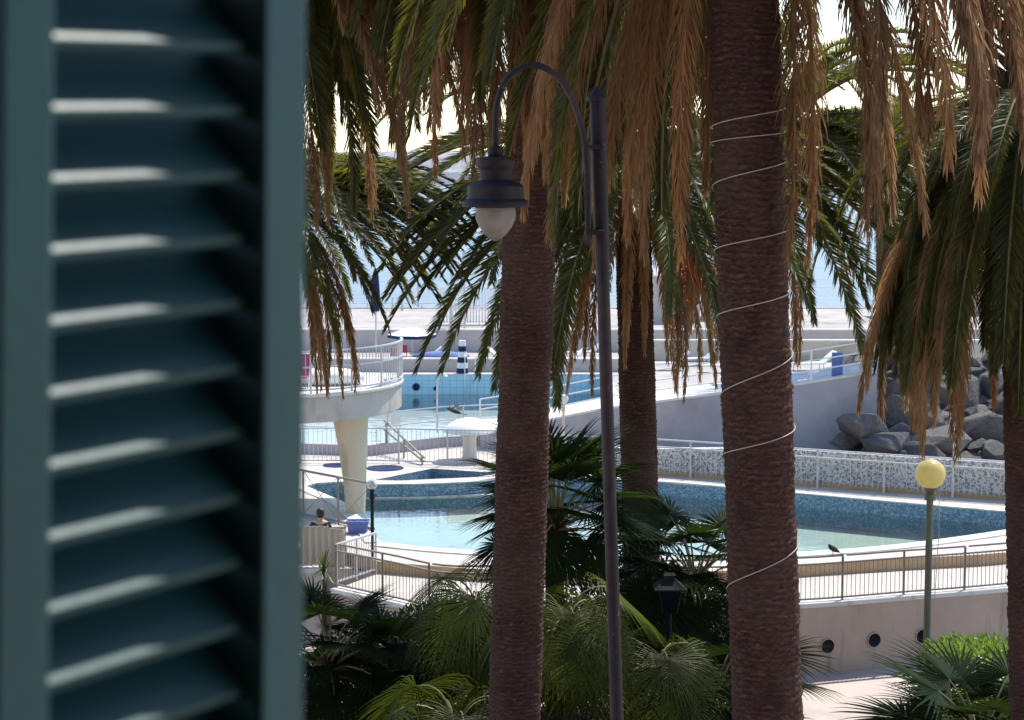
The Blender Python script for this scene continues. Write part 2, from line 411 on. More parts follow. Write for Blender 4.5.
def flat_poly(name, pts, z, m):
    b = MB(); b.add([(x, y, z) for x, y in pts], [tuple(range(len(pts)))])
    return b.build(name, m)
def catmull(pts, per=6, closed=False):
    P = [Vector(p) for p in pts]; out = []; n = len(P)
    rng = range(n if closed else n-1)
    for i in rng:
        p0 = P[(i-1) % n] if closed or i > 0 else P[0]*2-P[1]
        p1 = P[i]; p2 = P[(i+1) % n]
        p3 = P[(i+2) % n] if closed or i+2 < n else P[-1]*2-P[-2]
        for k in range(per):
            t = k/per
            out.append(0.5*((2*p1) + (p2-p0)*t + (2*p0-5*p1+4*p2-p3)*t*t + (3*p1-p0-3*p2+p3)*t**3))
    if not closed: out.append(P[-1])
    return out
def resample(pts, step):
    P = [Vector(p) for p in pts]; out = [P[0]]; acc = 0.0
    for a, b in zip(P[:-1], P[1:]):
        d = (b-a).length
        if d < 1e-9: continue
        pos = step - acc
        while pos <= d + 1e-9:
            out.append(a + (b-a)*(pos/d)); pos += step
        acc = (acc + d) % step
    return out

# ------------------------------------------------------------------ world, sun, camera
AZ, EL = R(36), R(57)
SUN = Vector((math.sin(AZ)*math.cos(EL), math.cos(AZ)*math.cos(EL), math.sin(EL)))
w = bpy.data.worlds.new('World'); scene.world = w; w.use_nodes = True
wt = w.node_tree
sky = wt.nodes.new('ShaderNodeTexSky'); sky.sky_type = 'NISHITA'; sky.sun_disc = False
sky.sun_elevation = EL; sky.sun_rotation = AZ
sky.air_density = 1.0; sky.dust_density = 0.3; sky.ozone_density = 1.0
bg = wt.nodes['Background']; bg.inputs['Strength'].default_value = 0.15
wt.links.new(sky.outputs[0], bg.inputs['Color'])
sl = bpy.data.lights.new('sun', 'SUN'); sl.energy = 3.6; sl.angle = R(0.53); sl.color = (1.0, 0.95, 0.87)
so = bpy.data.objects.new('sun', sl); COL.objects.link(so)
so.rotation_euler = SUN.to_track_quat('Z', 'Y').to_euler()
so.location = (20, 20, 60)
cam = bpy.data.cameras.new('camera'); co = bpy.data.objects.new('camera', cam); COL.objects.link(co)
cam.sensor_width = 36; cam.lens = F/1024*36
cam.clip_start = 0.05; cam.clip_end = 60000
co.location = (0, 0, CAMZ); co.rotation_euler = (R(90)-PITCH, 0, 0)
cam.dof.use_dof = True; cam.dof.focus_distance = 22; cam.dof.aperture_fstop = 8.5
scene.camera = co
vs_ = scene.view_settings
vs_.view_transform = 'Standard'; vs_.look = 'None'; vs_.gamma = 1; vs_.exposure = 0.8
scene.cycles.max_bounces = 8; scene.cycles.transparent_max_bounces = 12
scene.cycles.caustics_reflective = False; scene.cycles.caustics_refractive = False

# ------------------------------------------------------------------ ground, sea, terraces
ZW, ZD, ZF = 1.50, 1.77, 1.44      # walkway, pool deck, far terrace
def xy(p): return (p.x, p.y)
b = MB(); b.add([(-120, -30, 0), (150, -30, 0), (150, 112, 0), (-120, 112, 0)], [(0,1,2,3)])
struct(b.build('ground', M['plaza']))
def sea_material():
    m, t, b = nt('sea_water')
    b.inputs['Roughness'].default_value = 0.30
    b.inputs['IOR'].default_value = 1.33
    f = ramp(t, noise(t, 0.02, 4, 0.6, stretch=(1, 3, 1)), 0.35, 0.65)
    lnk(t, mix_color(t, f, (0.13, 0.17, 0.20), (0.18, 0.22, 0.25)), b.inputs['Base Color'])  # raised pale: haze and glare of the water put into the base colour
    bump(t, b, noise(t, 0.55, 5, 0.6, stretch=(0.6, 1, 1)), 0.5, 0.6)
    return m
b = MB(); b.add([(-30000, 112.5, -0.8), (30000, 112.5, -0.8), (30000, 50000, -0.8), (-30000, 50000, -0.8)], [(0,1,2,3)])
struct(b.build('sea', sea_material()))
# planting bed (dark soil) under the palms
bed = [(-11, 12), (6.5, 12), (6.2, 36), (4.5, 38.6), (-1, 39.2), (-11, 39.6)]
struct(flat_poly('planting_bed', bed, 0.004, M['soil']))
bed2 = [(7.6, 28), (16, 28), (16, 41.2), (10, 41.0), (7.9, 38.6)]
struct(flat_poly('planting_bed', bed2, 0.004, M['soil']))

# curved front wall line (cap front edge at z = 1.53)
ZC = 1.53
wall_px = [(331, 588), (390, 601), (450, 613)]
front = [onz(*p, ZC) for p in wall_px] + [Vector((0.9, 40.9, ZC)), Vector((3.6, 41.2, ZC))] + [onz(801, 604, ZC), onz(905, 596, ZC), onz(1003, 588, ZC)]
e = front[-1]; front += [e + Vector((3, 1.4, 0)), e + Vector((7, 4.0, 0))]
front = catmull(front, 6)
front_in = []
for i, p in enumerate(front):
    a = front[max(i-1, 0)]; c = front[min(i+1, len(front)-1)]
    T = (c-a).normalized(); front_in.append(p + Vector((-T.y, T.x, 0))*0.30)
# step line (front edge of the raised pool deck)
step_px = [(379, 573), (425, 577), (480, 581), (560, 584), (660, 584), (740, 582), (801, 577), (905, 570), (1003, 564)]
stepl = [onz(*p, ZW) for p in step_px]
e = stepl[-1]; stepl += [e + Vector((3, 1.6, 0)), e + Vector((7, 4.4, 0))]
stepl = catmull(stepl, 5)
# retaining wall with portholes
t = thing('curved_retaining_wall', 'pinkish curved terrace wall pierced by round dark portholes beside the plaza', 'wall', (5, 42, 0))
b = MB()
for i in range(len(front)-1):
    A, B_, C_, D_ = front[i], front[i+1], front_in[i+1], front_in[i]
    vs = [(p.x, p.y, z) for z in (0.0, 1.44) for p in (A, B_, C_, D_)]
    fs = [(0,1,5,4), (2,3,7,6)]
    if i == 0: fs.append((3,0,4,7))
    b.add(vs, fs)
b.build('wall_body', M['wall_pink'], t)
b = MB()
for i in range(len(front)-1):
    q = []
    for k in (i, i+1):
        n = (front_in[k]-front[k]).normalized()
        q.append((front[k]-n*0.03, front_in[k]+n*0.02))
    vs = [(p.x, p.y, z) for z in (1.44, ZC) for p in (q[0][0], q[1][0], q[1][1], q[0][1])]
    fs = [(0,1,5,4), (2,3,7,6), (4,5,6,7), (3,2,1,0)]
    if i == 0: fs.append((3,0,4,7))
    b.add(vs, fs)
b.build('coping', M['concrete_white'], t)
def near_front(px):
    """point of the wall line seen at a pixel column"""
    best = None
    for i in range(len(front)-1):
        for k in range(10):
            p = front[i].lerp(front[i+1], k/10)
            q = 512 + F*p.x/(p.y*CP + (CAMZ-p.z)*SP)
            if best is None or abs(q-px) < best[0]:
                T = (front[i+1]-front[i]).normalized(); best = (abs(q-px), p.copy(), T)
    return best[1], best[2]
for px, py in ((828, 646), (874, 640), (923, 636)):
    p, T = near_front(px)
    n = Vector((T.y, -T.x, 0))
    z = at(px, py, p.y).z
    c = Vector((p.x, p.y, z))
    rim = MB(); N = 24; vs = []; fs = []
    rr = 0.15
    for (rad, off) in ((rr+0.025, 0.004), (rr+0.02, 0.03), (rr, 0.032), (rr, 0.004)):
        for k in range(N):
            a = 2*PI*k/N; vs.append(c + T*(rad*math.cos(a)) + Vector((0,0,1))*(rad*math.sin(a)) + n*off)
    for i in range(3):
        for k in range(N): fs.append((i*N+k, i*N+(k+1)%N, (i+1)*N+(k+1)%N, (i+1)*N+k))
    rim.add(vs, fs)
    ph = rim.build('porthole', M['wall_pink'], t, autosmooth=40)
    g = MB(); g.add([c + T*(rr*0.998*math.cos(2*PI*k/N)) + Vector((0,0,1))*(rr*0.998*math.sin(2*PI*k/N)) + n*0.006 for k in range(N)], [tuple(range(N))])
    gp = g.build('pane', M['porthole_glass']); gp.parent = ph
# walkway between wall and step
outer = [xy(p) for p in front_in] + [xy(p) for p in reversed(stepl)]
poly_slab('walkway', outer, [], ZW, 0.0, M['deck'])
# pool outline at deck level
near_px = [(380, 543), (418, 547), (453, 550), (520, 554), (600, 557), (700, 557), (801, 553), (900, 545), (1003, 531), (1060, 520)]
far_px = [(1060, 516), (1002, 512), (900, 503), (800, 494), (730, 488), (656, 482), (560, 478), (500, 479), (478, 482), (420, 484.5), (365, 485)]
left_px = [(343, 482.5), (316, 484), (306, 487), (344, 503), (362, 520)]
pool_near = catmull([onz(*p, ZD) for p in near_px], 4)
pool_far = [onz(*p, ZD) for p in far_px]
pool_left = [onz(*p, ZD) for p in left_px]
pool = pool_near + pool_far + pool_left
basin_px = [(374, 480), (432, 468.5), (500, 473), (478, 477), (400, 480.5)]
basin = [onz(*p, ZD) for p in basin_px]
deck_outer = [(-30, 48.95), (-4.1, 48.95), (-4.1, 46.1), xy(stepl[0])] + [xy(p) for p in stepl[1:]] + [(34, 56), (34, 69), (5.5, 69), (5.5, 63.6), (-30, 63.6)]
poly_slab('pool_deck', deck_outer, [[xy(p) for p in pool], [xy(p) for p in basin]], ZD, 0.0, [M['deck'], M['mosaic'], M['ochre']], hole_depth=1.6, hole_mat=1, side_mat=2)
zwat = ZD-0.37
def grow(pts, d):
    c = sum((Vector((p.x, p.y, 0)) for p in pts), Vector())/len(pts)
    return [(p.x + (Vector((p.x, p.y, 0))-c).normalized().x*d, p.y + (Vector((p.x, p.y, 0))-c).normalized().y*d) for p in pts]
struct(flat_poly('pool_floor', [xy(p) for p in pool], ZD-0.85, M['pool_floor']))
struct(flat_poly('pool_water', [xy(p) for p in pool], zwat, M['water_pool']))
struct(flat_poly('pool_floor', [xy(p) for p in basin], ZD-0.30, M['concrete_white']))
struct(flat_poly('pool_water', [xy(p) for p in basin], ZD-0.20, M['water_pool']))
# pool coping: pale strip round the water, 8 mm above the deck
def strip(name, pts, wd, z0, z1, m, side=1, closed=False):
    b = MB(); n = len(pts); off = []
    for i, p in enumerate(pts):
        a = pts[(i-1) % n] if closed or i > 0 else p
        c = pts[(i+1) % n] if closed or i < n-1 else p
        T = (Vector(c)-Vector(a)); T.z = 0; T.normalize()
        off.append(Vector((p.x, p.y, 0)) + Vector((-T.y, T.x, 0))*wd*side)
    for i in range(n if closed else n-1):
        j = (i+1) % n
        q = [pts[i], pts[j], off[j], off[i]]
        b.add([(p.x, p.y, z) for z in (z0, z1) for p in q], [(0,1,5,4), (1,2,6,5), (2,3,7,6), (3,0,4,7), (4,5,6,7)])
    return struct(b.build(name, m))
strip('pool_coping', pool_near, 0.45, ZD-0.005, ZD+0.03, M['concrete_white'], -1)
strip('pool_coping', catmull(pool_far, 3), 0.30, ZD-0.005, ZD+0.03, M['concrete_white'], -1)
strip('pool_coping', [pool_far[-1]] + pool_left + [pool_near[0]], 0.35, ZD-0.005, ZD+0.035, M['concrete_white'], -1)
strip('pool_ledge', [pool_far[-1]+Vector((0,-0.05,0)), pool_far[-2]+Vector((0,-0.05,0)), pool_far[-3]+Vector((0.6,-0.05,0))], 0.14, zwat-0.05, zwat+0.03, M['concrete_white'], 1)

# ------------------------------------------------------------------ pebbledash wall + its railing
peb_px = [(545, 470), (656, 475), (800, 485.5), (900, 493), (1003, 500)]
peb = [onz(*p, ZD) for p in peb_px]
e = peb[-1]-peb[-2]; peb = [peb[0]-(peb[1]-peb[0])*0.35] + peb + [peb[-1]+e*0.9]
pebc = catmull(peb, 4)
hts = [0.70]*4 + [0.72]*4 + [0.76, 0.82, 0.90, 0.98] + [1.0]*40
b = MB()
for i in range(len(pebc)-1):
    p, q = pebc[i], pebc[i+1]
    n = Vector((-(q-p).y, (q-p).x, 0)).normalized()*0.35
    h0, h1 = hts[i], hts[i+1]
    b.add([(p.x, p.y, ZD), (q.x, q.y, ZD), (q.x+n.x, q.y+n.y, ZD), (p.x+n.x, p.y+n.y, ZD),
           (p.x, p.y, ZD+h0), (q.x, q.y, ZD+h1), (q.x+n.x, q.y+n.y, ZD+h1), (p.x+n.x, p.y+n.y, ZD+h0)],
          [(0,1,5,4), (2,3,7,6), (4,5,6,7)] + ([(3,0,4,7)] if i == 0 else []) + ([(1,2,6,5)] if i == len(pebc)-2 else []))
t = thing('pebbledash_wall', 'long low wall of grey and white pebbledash along the far side of the pool', 'wall', (3, 56, ZD))
b.build('wall_body', M['pebble'], t)
b = MB()
for i in range(len(pebc)-1):
    p, q = pebc[i], pebc[i+1]
    n = Vector((-(q-p).y, (q-p).x, 0)).normalized()
    p0, q0 = p-n*0.05, q-n*0.05
    b.add([(p0.x, p0.y, ZD), (q0.x, q0.y, ZD), (q.x, q.y, ZD), (p.x, p.y, ZD), (p0.x, p0.y, ZD+0.14), (q0.x, q0.y, ZD+0.14), (q.x-n.x*0.003, q.y-n.y*0.003, ZD+0.14), (p.x-n.x*0.003, p.y-n.y*0.003, ZD+0.14)],
          [(0,1,5,4), (4,5,6,7)])
b.build('plinth', M['ochre'], t)

def railing(name, label, pts, h, m, post_step=1.5, bar_step=0.12, post_w=0.05, bar_w=0.014, rails=(1.0, 0.12), rail_w=0.045, group=None, bars=True, gap=None, low=0.12, sections=None):
    """pts: base polyline. parts: each post, each rail, one panel of bars per bay"""
    pts = [Vector(p) for p in pts]
    L = sum((q-p).length for p, q in zip(pts[:-1], pts[1:]))
    nb = max(1, round(L/post_step)); 
    P = []
    cum = [0]
    for p, q in zip(pts[:-1], pts[1:]): cum.append(cum[-1]+(q-p).length)
    def ev(s):
        s = min(max(s, 0), L)
        for i in range(len(pts)-1):
            if s <= cum[i+1] + 1e-9:
                k = (s-cum[i])/max(1e-9, cum[i+1]-cum[i]); return pts[i].lerp(pts[i+1], k)
        return pts[-1].copy()
    t = thing(name, label, 'railing', ev(L/2), group)
    for i in range(nb+1):
        p = ev(L*i/nb); b = MB()
        b.bar(p - Vector((0, 0, 0.02)), p + Vector((0, 0, h-0.01)), post_w)
        b.build('post', m, t)
    for fr in rails:
        b = MB()
        for i in range(nb):
            s0, s1 = L*i/nb, L*(i+1)/nb
            g = 0.0
            if gap and fr == max(rails): g = gap if i % 2 == 0 else 0
            seg = [s0 + g + (s1-s0-g)*k/5 for k in range(6)]
            q = [ev(s) + Vector((0, 0, h*fr)) for s in seg]
            for a_, c_ in zip(q[:-1], q[1:]): b.bar(a_, c_, rail_w, rail_w*0.8)
        b.build('top_rail' if fr == max(rails) else 'rail', m, t)
    if bars:
        for i in range(nb):
            s0, s1 = L*i/nb, L*(i+1)/nb
            k = max(2, round((s1-s0)/bar_step)); b = MB()
            for j in range(1, k):
                p = ev(s0+(s1-s0)*j/k)
                b.bar(p + Vector((0, 0, h*low)), p + Vector((0, 0, h*sections if sections else h-0.02)), bar_w)
            b.build('bar_panel', m, t)
    return t
mid = [(a+c)/2 for a, c in zip(front, front_in)]
fr_line = [Vector((p.x, p.y, ZC)) for p in mid]
railing('terrace_railing', 'grey metal railing with thin bars along the top of the curved pinkish wall', fr_line, 0.96, M['grey_metal'], 1.45, 0.105, 0.045, 0.013, (1.0, 0.84, 0.06), 0.045, gap=0.10, low=0.06, sections=0.84)
peb_line = [p + Vector((-(0.12), -0.12, 0)) for p in pebc]
railing('pool_railing', 'pale painted railing standing along the pebbledash wall behind the pool', peb_line, 1.06, M['pale_metal'], 1.9, 0.16, 0.055, 0.016, (1.0, 0.80), 0.05, sections=0.8, low=0.1)
# side railing from the corner back to the black lamp post
c0 = onz(332, 587, ZC); c1 = onz(376, 573, ZC)
railing('side_railing', 'short pale railing running back from the terrace corner to the black globe lamp', [c0+Vector((0.1, 0.14, 0)), c1], 0.92, M['pale_metal'], 0.75, 0.10, 0.04, 0.014, (1.0, 0.10), 0.05, low=0.1)

# ------------------------------------------------------------------ left block with canvas screen, person
LX = onz(329, 560, 1.5).x
poly_slab('side_terrace', [(-14, 44.6), (LX, 44.6), (LX+.05, 45.25), (front_in[0].x-.05, 45.25), (onz(376, 573, ZW).x, 45.35), (stepl[0].x-.03, stepl[0].y), (-4.14, 46.05), (-4.14, 48.93), (-14, 48.93)], [], 1.494, 0.0, M['deck'])
b = MB(); b.box(((-14+LX)/2, 44.45, 0.80), (LX+14, 0.26, 1.6))
t = thing('side_terrace_wall', 'grey shaded low wall below the beige canvas screen at the left', 'wall', ((-14+LX)/2, 44.45, 0))
b.build('wall_body', M['concrete'], t)
b = MB(); b.box(((-14+LX)/2, 44.45, 1.645), (LX+14.06, 0.36, 0.09)); b.build('coping', M['concrete_white'], t)
# canvas screen: slightly billowing cloth between two posts
pa, pb = at(300, 545, 44.55), at(346, 550, 44.9)
t = thing('canvas_screen', 'beige canvas windbreak strung below the cross braced railing', 'screen', (pa.x, 44.6, 1.69))
b = MB(); nx, nz = 28, 6
for j in range(nz+1):
    for i in range(nx+1):
        u, v = i/nx, j/nz
        x = pa.x+(pb.x-pa.x)*u; y = 44.52+0.05*math.sin(u*44)*(0.4+0.6*(1-v))+0.03*math.sin(v*3.1)
        b.v.append((x, y, 1.76+0.90*v-0.10*u-0.02*math.sin(u*PI*3)*v))
for j in range(nz):
    for i in range(nx):
        a = j*(nx+1)+i; b.f.append((a, a+1, a+nx+2, a+nx+1)); b.mi.append(0)
o = b.build('cloth', M['canvas'], t, smooth=True); o.modifiers.new('solid', 'SOLIDIFY').thickness = 0.004
for u in (0.05, 0.62, 1.0):
    b = MB(); x = pa.x+(pb.x-pa.x)*u; b.tube([(x, 44.6, 1.69), (x, 44.6, 2.70-.1*u)], 0.02); b.build('pole', M['grey_metal'], t)
c = onz(358, 533, ZD)
t = thing('blue_crate', 'blue plastic crate on the deck at the foot of the tapering pillar', 'crate', c)
b = MB(); b.add([(c.x+sx*w_, c.y+sy*w_*.7, c.z+z_) for z_, w_ in ((0.0, .22), (.28, .25)) for sx, sy in ((-1,-1),(1,-1),(1,1),(-1,1))], [(3,2,1,0),(0,1,5,4),(1,2,6,5),(2,3,7,6),(3,0,4,7),(4,5,6,7)]); b.build('body', M['blue_paint'], t)
b = MB()
for q0_, q1_ in (((-1,-1),(1,-1)), ((1,-1),(1,1)), ((1,1),(-1,1)), ((-1,1),(-1,-1))): b.bar((c.x+q0_[0]*.255, c.y+q0_[1]*.18, c.z+.29), (c.x+q1_[0]*.255, c.y+q1_[1]*.18, c.z+.29), .04)
b.build('rim', M['blue_paint'], t)
# cross-braced railing
q0, q1 = onz(296, 514.5, ZD), onz(374, 531.5, ZD)
t = thing('cross_braced_railing', 'thin railing braced with crossed wires in front of the tapered concrete pillar', 'railing', q0)
H = 1.18
ps = [q0.lerp(q1, k) for k in (0.10, 0.555, 0.985)]
for p in ps:
    b = MB(); b.bar(p, p+Vector((0,0,H)), 0.045); b.build('post', M['grey_metal'], t)
b = MB(); b.bar(q0+Vector((0,0,H)), q1+Vector((0,0,H)), 0.05); b.build('top_rail', M['grey_metal'], t)
b = MB(); b.bar(q0+Vector((0,0,0.06)), q1+Vector((0,0,0.06)), 0.06); b.build('bottom_rail', M['grey_metal'], t)
for a, c in zip(ps[:-1], ps[1:]):
    b = MB(); b.tube([a+Vector((0,0,0.06)), c+Vector((0,0,H))], 0.009, 6); b.tube([a+Vector((0,0.02,H)), c+Vector((0,0.02,0.06))], 0.009, 6)
    b.build('cross_wires', M['grey_metal'], t)

# raised balcony slab on tapered pillar
t = thing('raised_balcony', 'curved white concrete balcony carried on a tapering cream pillar above the pool', 'balcony', at(354, 527, 50.6))
top_px = [(250, 413), (307, 406.5), (340, 402), (375, 395), (399, 389.5)]
zt = 4.98
fe = [at(px, py, 50.0) for px, py in ((255, 0), (307, 0), (345, 0), (380, 0), (398, 0))]
arc = [Vector((-9.0, 49.0, 0)), Vector((-6.6, 49.15, 0)), Vector((-5.1, 49.4, 0)), Vector((-4.1, 50.0, 0)), Vector((-3.35, 51.0, 0)), Vector((-2.95, 52.3, 0)), Vector((-3.05, 53.4, 0)), Vector((-3.6, 54.2, 0)), Vector((-9, 55, 0))]
arc = catmull(arc, 5)
def ring_slab(b, pts, z0, z1):
    n = len(pts)
    b.add([(p.x, p.y, z0) for p in pts]+[(p.x, p.y, z1) for p in pts], [tuple(range(n-1, -1, -1)), tuple(range(n, 2*n))] + [(i, (i+1) % n, n+(i+1) % n, n+i) for i in range(n)])
b = MB(); ring_slab(b, arc, 4.30, 4.94); bevel(b.build('slab', M['concrete'], t), 0.03)
lip = [p + Vector((0.05 if p.x > -8.5 else 0, -0.05 if p.y < 52 else 0.05, 0)) for p in arc]
b = MB(); ring_slab(b, lip, 4.943, 5.03); bevel(b.build('lip', M['concrete_white'], t), 0.02)
# pillar: polygonal section, wider at the head
pb_, pt_ = at(355, 527, 50.7), at(349, 424, 50.7)
b = MB(); vs = []; fs = []
for z, hw0, hw1, x in ((ZD, 0.25, 0.26, pb_.x), (2.6, 0.30, 0.29, pb_.x-0.01), (3.5, 0.38, 0.33, pb_.x-0.06), (4.30, 0.47, 0.36, pt_.x+0.02)):
    for k in range(12):
        a = 2*PI*k/12+0.26; vs.append((x+hw0*math.cos(a), 50.9+hw1*math.sin(a), z))
for i in range(3):
    for k in range(12): fs.append((i*12+k, i*12+(k+1)%12, (i+1)*12+(k+1)%12, (i+1)*12+k))
b.add(vs, fs); b.build('pillar', M['cream'], t, autosmooth=35)
ral = [Vector((p.x*0.995, p.y+0.12, 5.03)) for p in arc if p.y < 53.4 and p.x > -8.8]
railing('balcony_railing', 'pale vertical bar railing around the curved raised balcony', ral, 1.05, M['pale_metal'], 1.2, 0.13, 0.05, 0.022, (1.0, 0.62, 0.08), 0.05)
# white covered boat-shaped cushion and magenta towel on balcony
b = MB()
pc = at(352, 387, 51.5)
prof = [(0.0, 0.02), (0.55, 0.02), (0.68, 0.10), (0.70, 0.22), (0.60, 0.34), (0.35, 0.41), (0.0, 0.43)]
b.lathe(prof, (0, 0, 0), 24)
o = b.build('inflatable_boat', M['white_paint'], smooth=True)
o.scale = (1.55, 0.8, 1.0); o.location = (-4.9, 51.6, 5.03)
tag(o, 'white rounded covered dinghy lying behind the balcony bars', 'boat')
t = thing('deck_chair', 'magenta cloth deck chair at the left end of the raised balcony', 'chair', (-5.55, 50.9, 5.03))
b = MB(); b.add([(-5.9, 50.5, 5.33), (-5.2, 50.5, 5.33), (-5.2, 50.95, 5.33), (-5.9, 50.95, 5.33), (-5.9, 51.25, 5.85), (-5.2, 51.25, 5.85)], [(0,1,2,3), (3,2,5,4)])
o = b.build('seat_cloth', M['magenta'], t); o.modifiers.new('s', 'SOLIDIFY').thickness = 0.02
for sx in (-5.92, -5.18):
    b = MB(); b.tube([(sx, 50.5, 5.03), (sx, 51.27, 5.87)], 0.018, 6); b.tube([(sx, 51.1, 5.03), (sx, 50.45, 5.34)], 0.018, 6); b.build('frame', M['pale_metal'], t)
# rear wall under the balcony
b = MB(); b.box((-7.6, 53.2, 3.0), (3.6, 0.3, 2.4)); t = thing('balcony_back_wall', 'pale wall behind the pillar under the raised balcony', 'wall', (-7.6, 53.2, ZD)); b.build('wall_body', M['concrete_white'], t)
b = MB(); b.box((-6.05, 53.03, 3.55), (0.5, 0.04, 0.35)); b.build('vent_opening', M['black_metal'], t)

def skin_body(name, verts, edges, radii, m, parent=None, root=0, sub=2):
    me = bpy.data.meshes.new(name); me.from_pydata([Vector(v) for v in verts], edges, [])
    o = bpy.data.objects.new(name, me); COL.objects.link(o)
    md = o.modifiers.new('skin', 'SKIN')
    sv = me.skin_vertices[0].data if me.skin_vertices else None
    if sv is None:
        bpy.context.view_layer.objects.active = o
        bm = bmesh.new(); bm.from_mesh(me); bm.verts.layers.skin.verify(); bm.to_mesh(me); bm.free()
        sv = me.skin_vertices[0].data
    for i, r in enumerate(radii):
        sv[i].radius = (r, r) if not isinstance(r, tuple) else r
        sv[i].use_root = (i == root)
    s = o.modifiers.new('sub', 'SUBSURF'); s.levels = sub; s.render_levels = sub
    me.materials.append(m)
    md.use_smooth_shade = True
    if parent: o.parent = parent
    return o
# person seated, back to us, on a low bench behind the canvas
pc = at(319, 518, 45.3)
PX, PY, PZ = pc.x, 45.6, 1.5
t = thing('low_bench', 'low bench behind the canvas screen carrying the seated person', 'bench', (PX, PY, PZ))
b = MB(); b.box((PX, PY, PZ+0.35), (1.2, 0.4, 0.06)); b.build('seat', M['wood'], t)
for sx in (-0.5, 0.5):
    b = MB(); b.box((PX+sx, PY, PZ+0.16), (0.08, 0.34, 0.32)); b.build('leg', M['wood'], t)
V_ = [(0,0,.52),(0,.0,.72),(0,.02,.92),(0,.03,1.02),(0,.04,1.10),(0,.05,1.20),(0,.055,1.29),
      (-.17,.02,.99),(-.25,.06,.76),(-.20,.27,.62),(-.17,.36,.60),(.17,.02,.99),(.25,.06,.76),(.20,.27,.62),(.17,.36,.60),
      (-.10,.02,.50),(-.13,.42,.50),(-.13,.44,.10),(-.13,.54,.04),(.10,.02,.50),(.13,.42,.50),(.13,.44,.10),(.13,.54,.04)]
E_ = [(0,1),(1,2),(2,3),(3,4),(4,5),(5,6),(3,7),(7,8),(8,9),(9,10),(3,11),(11,12),(12,13),(13,14),(0,15),(15,16),(16,17),(17,18),(0,19),(19,20),(20,21),(21,22)]
Rr = [.14,.13,.15,.09,.052,.085,.08,.062,.048,.036,.03,.062,.048,.036,.03,.085,.068,.045,.04,.085,.068,.045,.04]
body = skin_body('person', V_, E_, Rr, M['skin']); body.location = (PX, PY, PZ-0.02)
tag(body, 'person with dark hair and dark top sitting with back turned behind the canvas screen', 'person')
V2 = [(0,0,.50),(0,.0,.72),(0,.02,.92),(0,.03,1.01),(-.17,.02,.985),(-.24,.055,.80),(.17,.02,.985),(.24,.055,.80)]
s = skin_body('shirt', V2, [(0,1),(1,2),(2,3),(3,4),(4,5),(3,6),(6,7)], [.158,.146,.166,.10,.076,.062,.076,.062], M['dark_cloth'], body)
V3 = [(0,0,.51),(-.11,.03,.50),(-.13,.40,.50),(-.13,.44,.30),(.11,.03,.50),(.13,.40,.50),(.13,.44,.30)]
s = skin_body('trousers', V3, [(0,1),(1,2),(2,3),(0,4),(4,5),(5,6)], [.15,.098,.08,.062,.098,.08,.062], M['dark_cloth'], body)
b = MB(); b.lathe([(0.0, .115), (.05, .105), (.085, .07), (.10, .02), (.098, -.03), (.085, -.08), (.06, -.11), (0.0, -.12)], (0, .03, 1.245), 18)
o = b.build('hair', M['hair'], smooth=True); o.parent = body

# ------------------------------------------------------------------ lamps
def lathe_obj(name, prof, c, m, parent, n=24, ang=35):
    b = MB(); b.lathe(prof, c, n); return b.build(name, m, parent, autosmooth=ang)
# arched street lamp with bell lantern
D = 15.5
k = D/F*1.0
tp = at(597, 92, D); bt = at(617, 720, D)
dirp = (bt-tp)/(tp.z-bt.z)
base = tp + dirp*tp.z
t = thing('arched_street_lamp', 'dark iron lamp post with arched arm holding a bell lantern before the palm trunks', 'street lamp', (base.x, base.y, 0))
b = MB(); zs = [0, 0.1, 0.12, 0.6, 0.62, 0.9, 3, 5, 8, 10.0, 10.3, tp.z-0.06]
rs = [0.16, 0.16, 0.13, 0.12, 0.095, 0.075, 0.060, 0.054, 0.051, 0.050, 0.058, 0.060]
b.tube([tp + dirp*(tp.z-z) for z in zs], rs, 18); b.build('pole', M['iron'], t, autosmooth=40)
lathe_obj('pole_cap', [(0.074, -0.07), (0.078, -0.045), (0.070, -0.03), (0.03, 0.02), (0.0, 0.045)], tp, M['iron'], t)
armpx = [(588, 245), (588, 205), (587, 165), (583, 132), (574, 103), (561, 80), (545, 68), (531, 65), (516, 71), (504, 84), (497, 104), (495.5, 128), (495.5, 152)]
arm = catmull([at(x, y, D-0.10) for x, y in armpx], 5)
b = MB(); b.tube(arm, 0.024, 12); b.build('arm', M['iron'], t, smooth=True)
for y in (147, 232):
    p = at(590 + (y-92)*0.02, y, D-0.05)
    b = MB(); b.box((p.x+0.015, p.y, p.z), (0.15, 0.17, 0.035)); bevel(b.build('clamp', M['iron'], t), 0.006)
lc = at(495.5, 152, D-0.10)
s = 1/ (F/ (D-0.1))
def lp(pr): return [(r*s, -(y-152)*s) for r, y in pr]
lathe_obj('lantern_hood', lp([(5, 146), (7.5, 147), (8, 153), (7, 156), (17, 157.5), (19, 160), (19, 166), (16, 170), (15, 180), (24, 182.5), (28, 186), (28.5, 198), (33, 201), (34, 204), (33, 206.5), (22, 207)]), lc, M['iron'], t, 40, 30)
lathe_obj('lantern_globe', lp([(19.5, 206.8), (20.3, 212), (19.8, 219), (16, 227), (10.5, 234), (5, 239), (0, 241)]), lc, M['opal'], t, 36, 60)

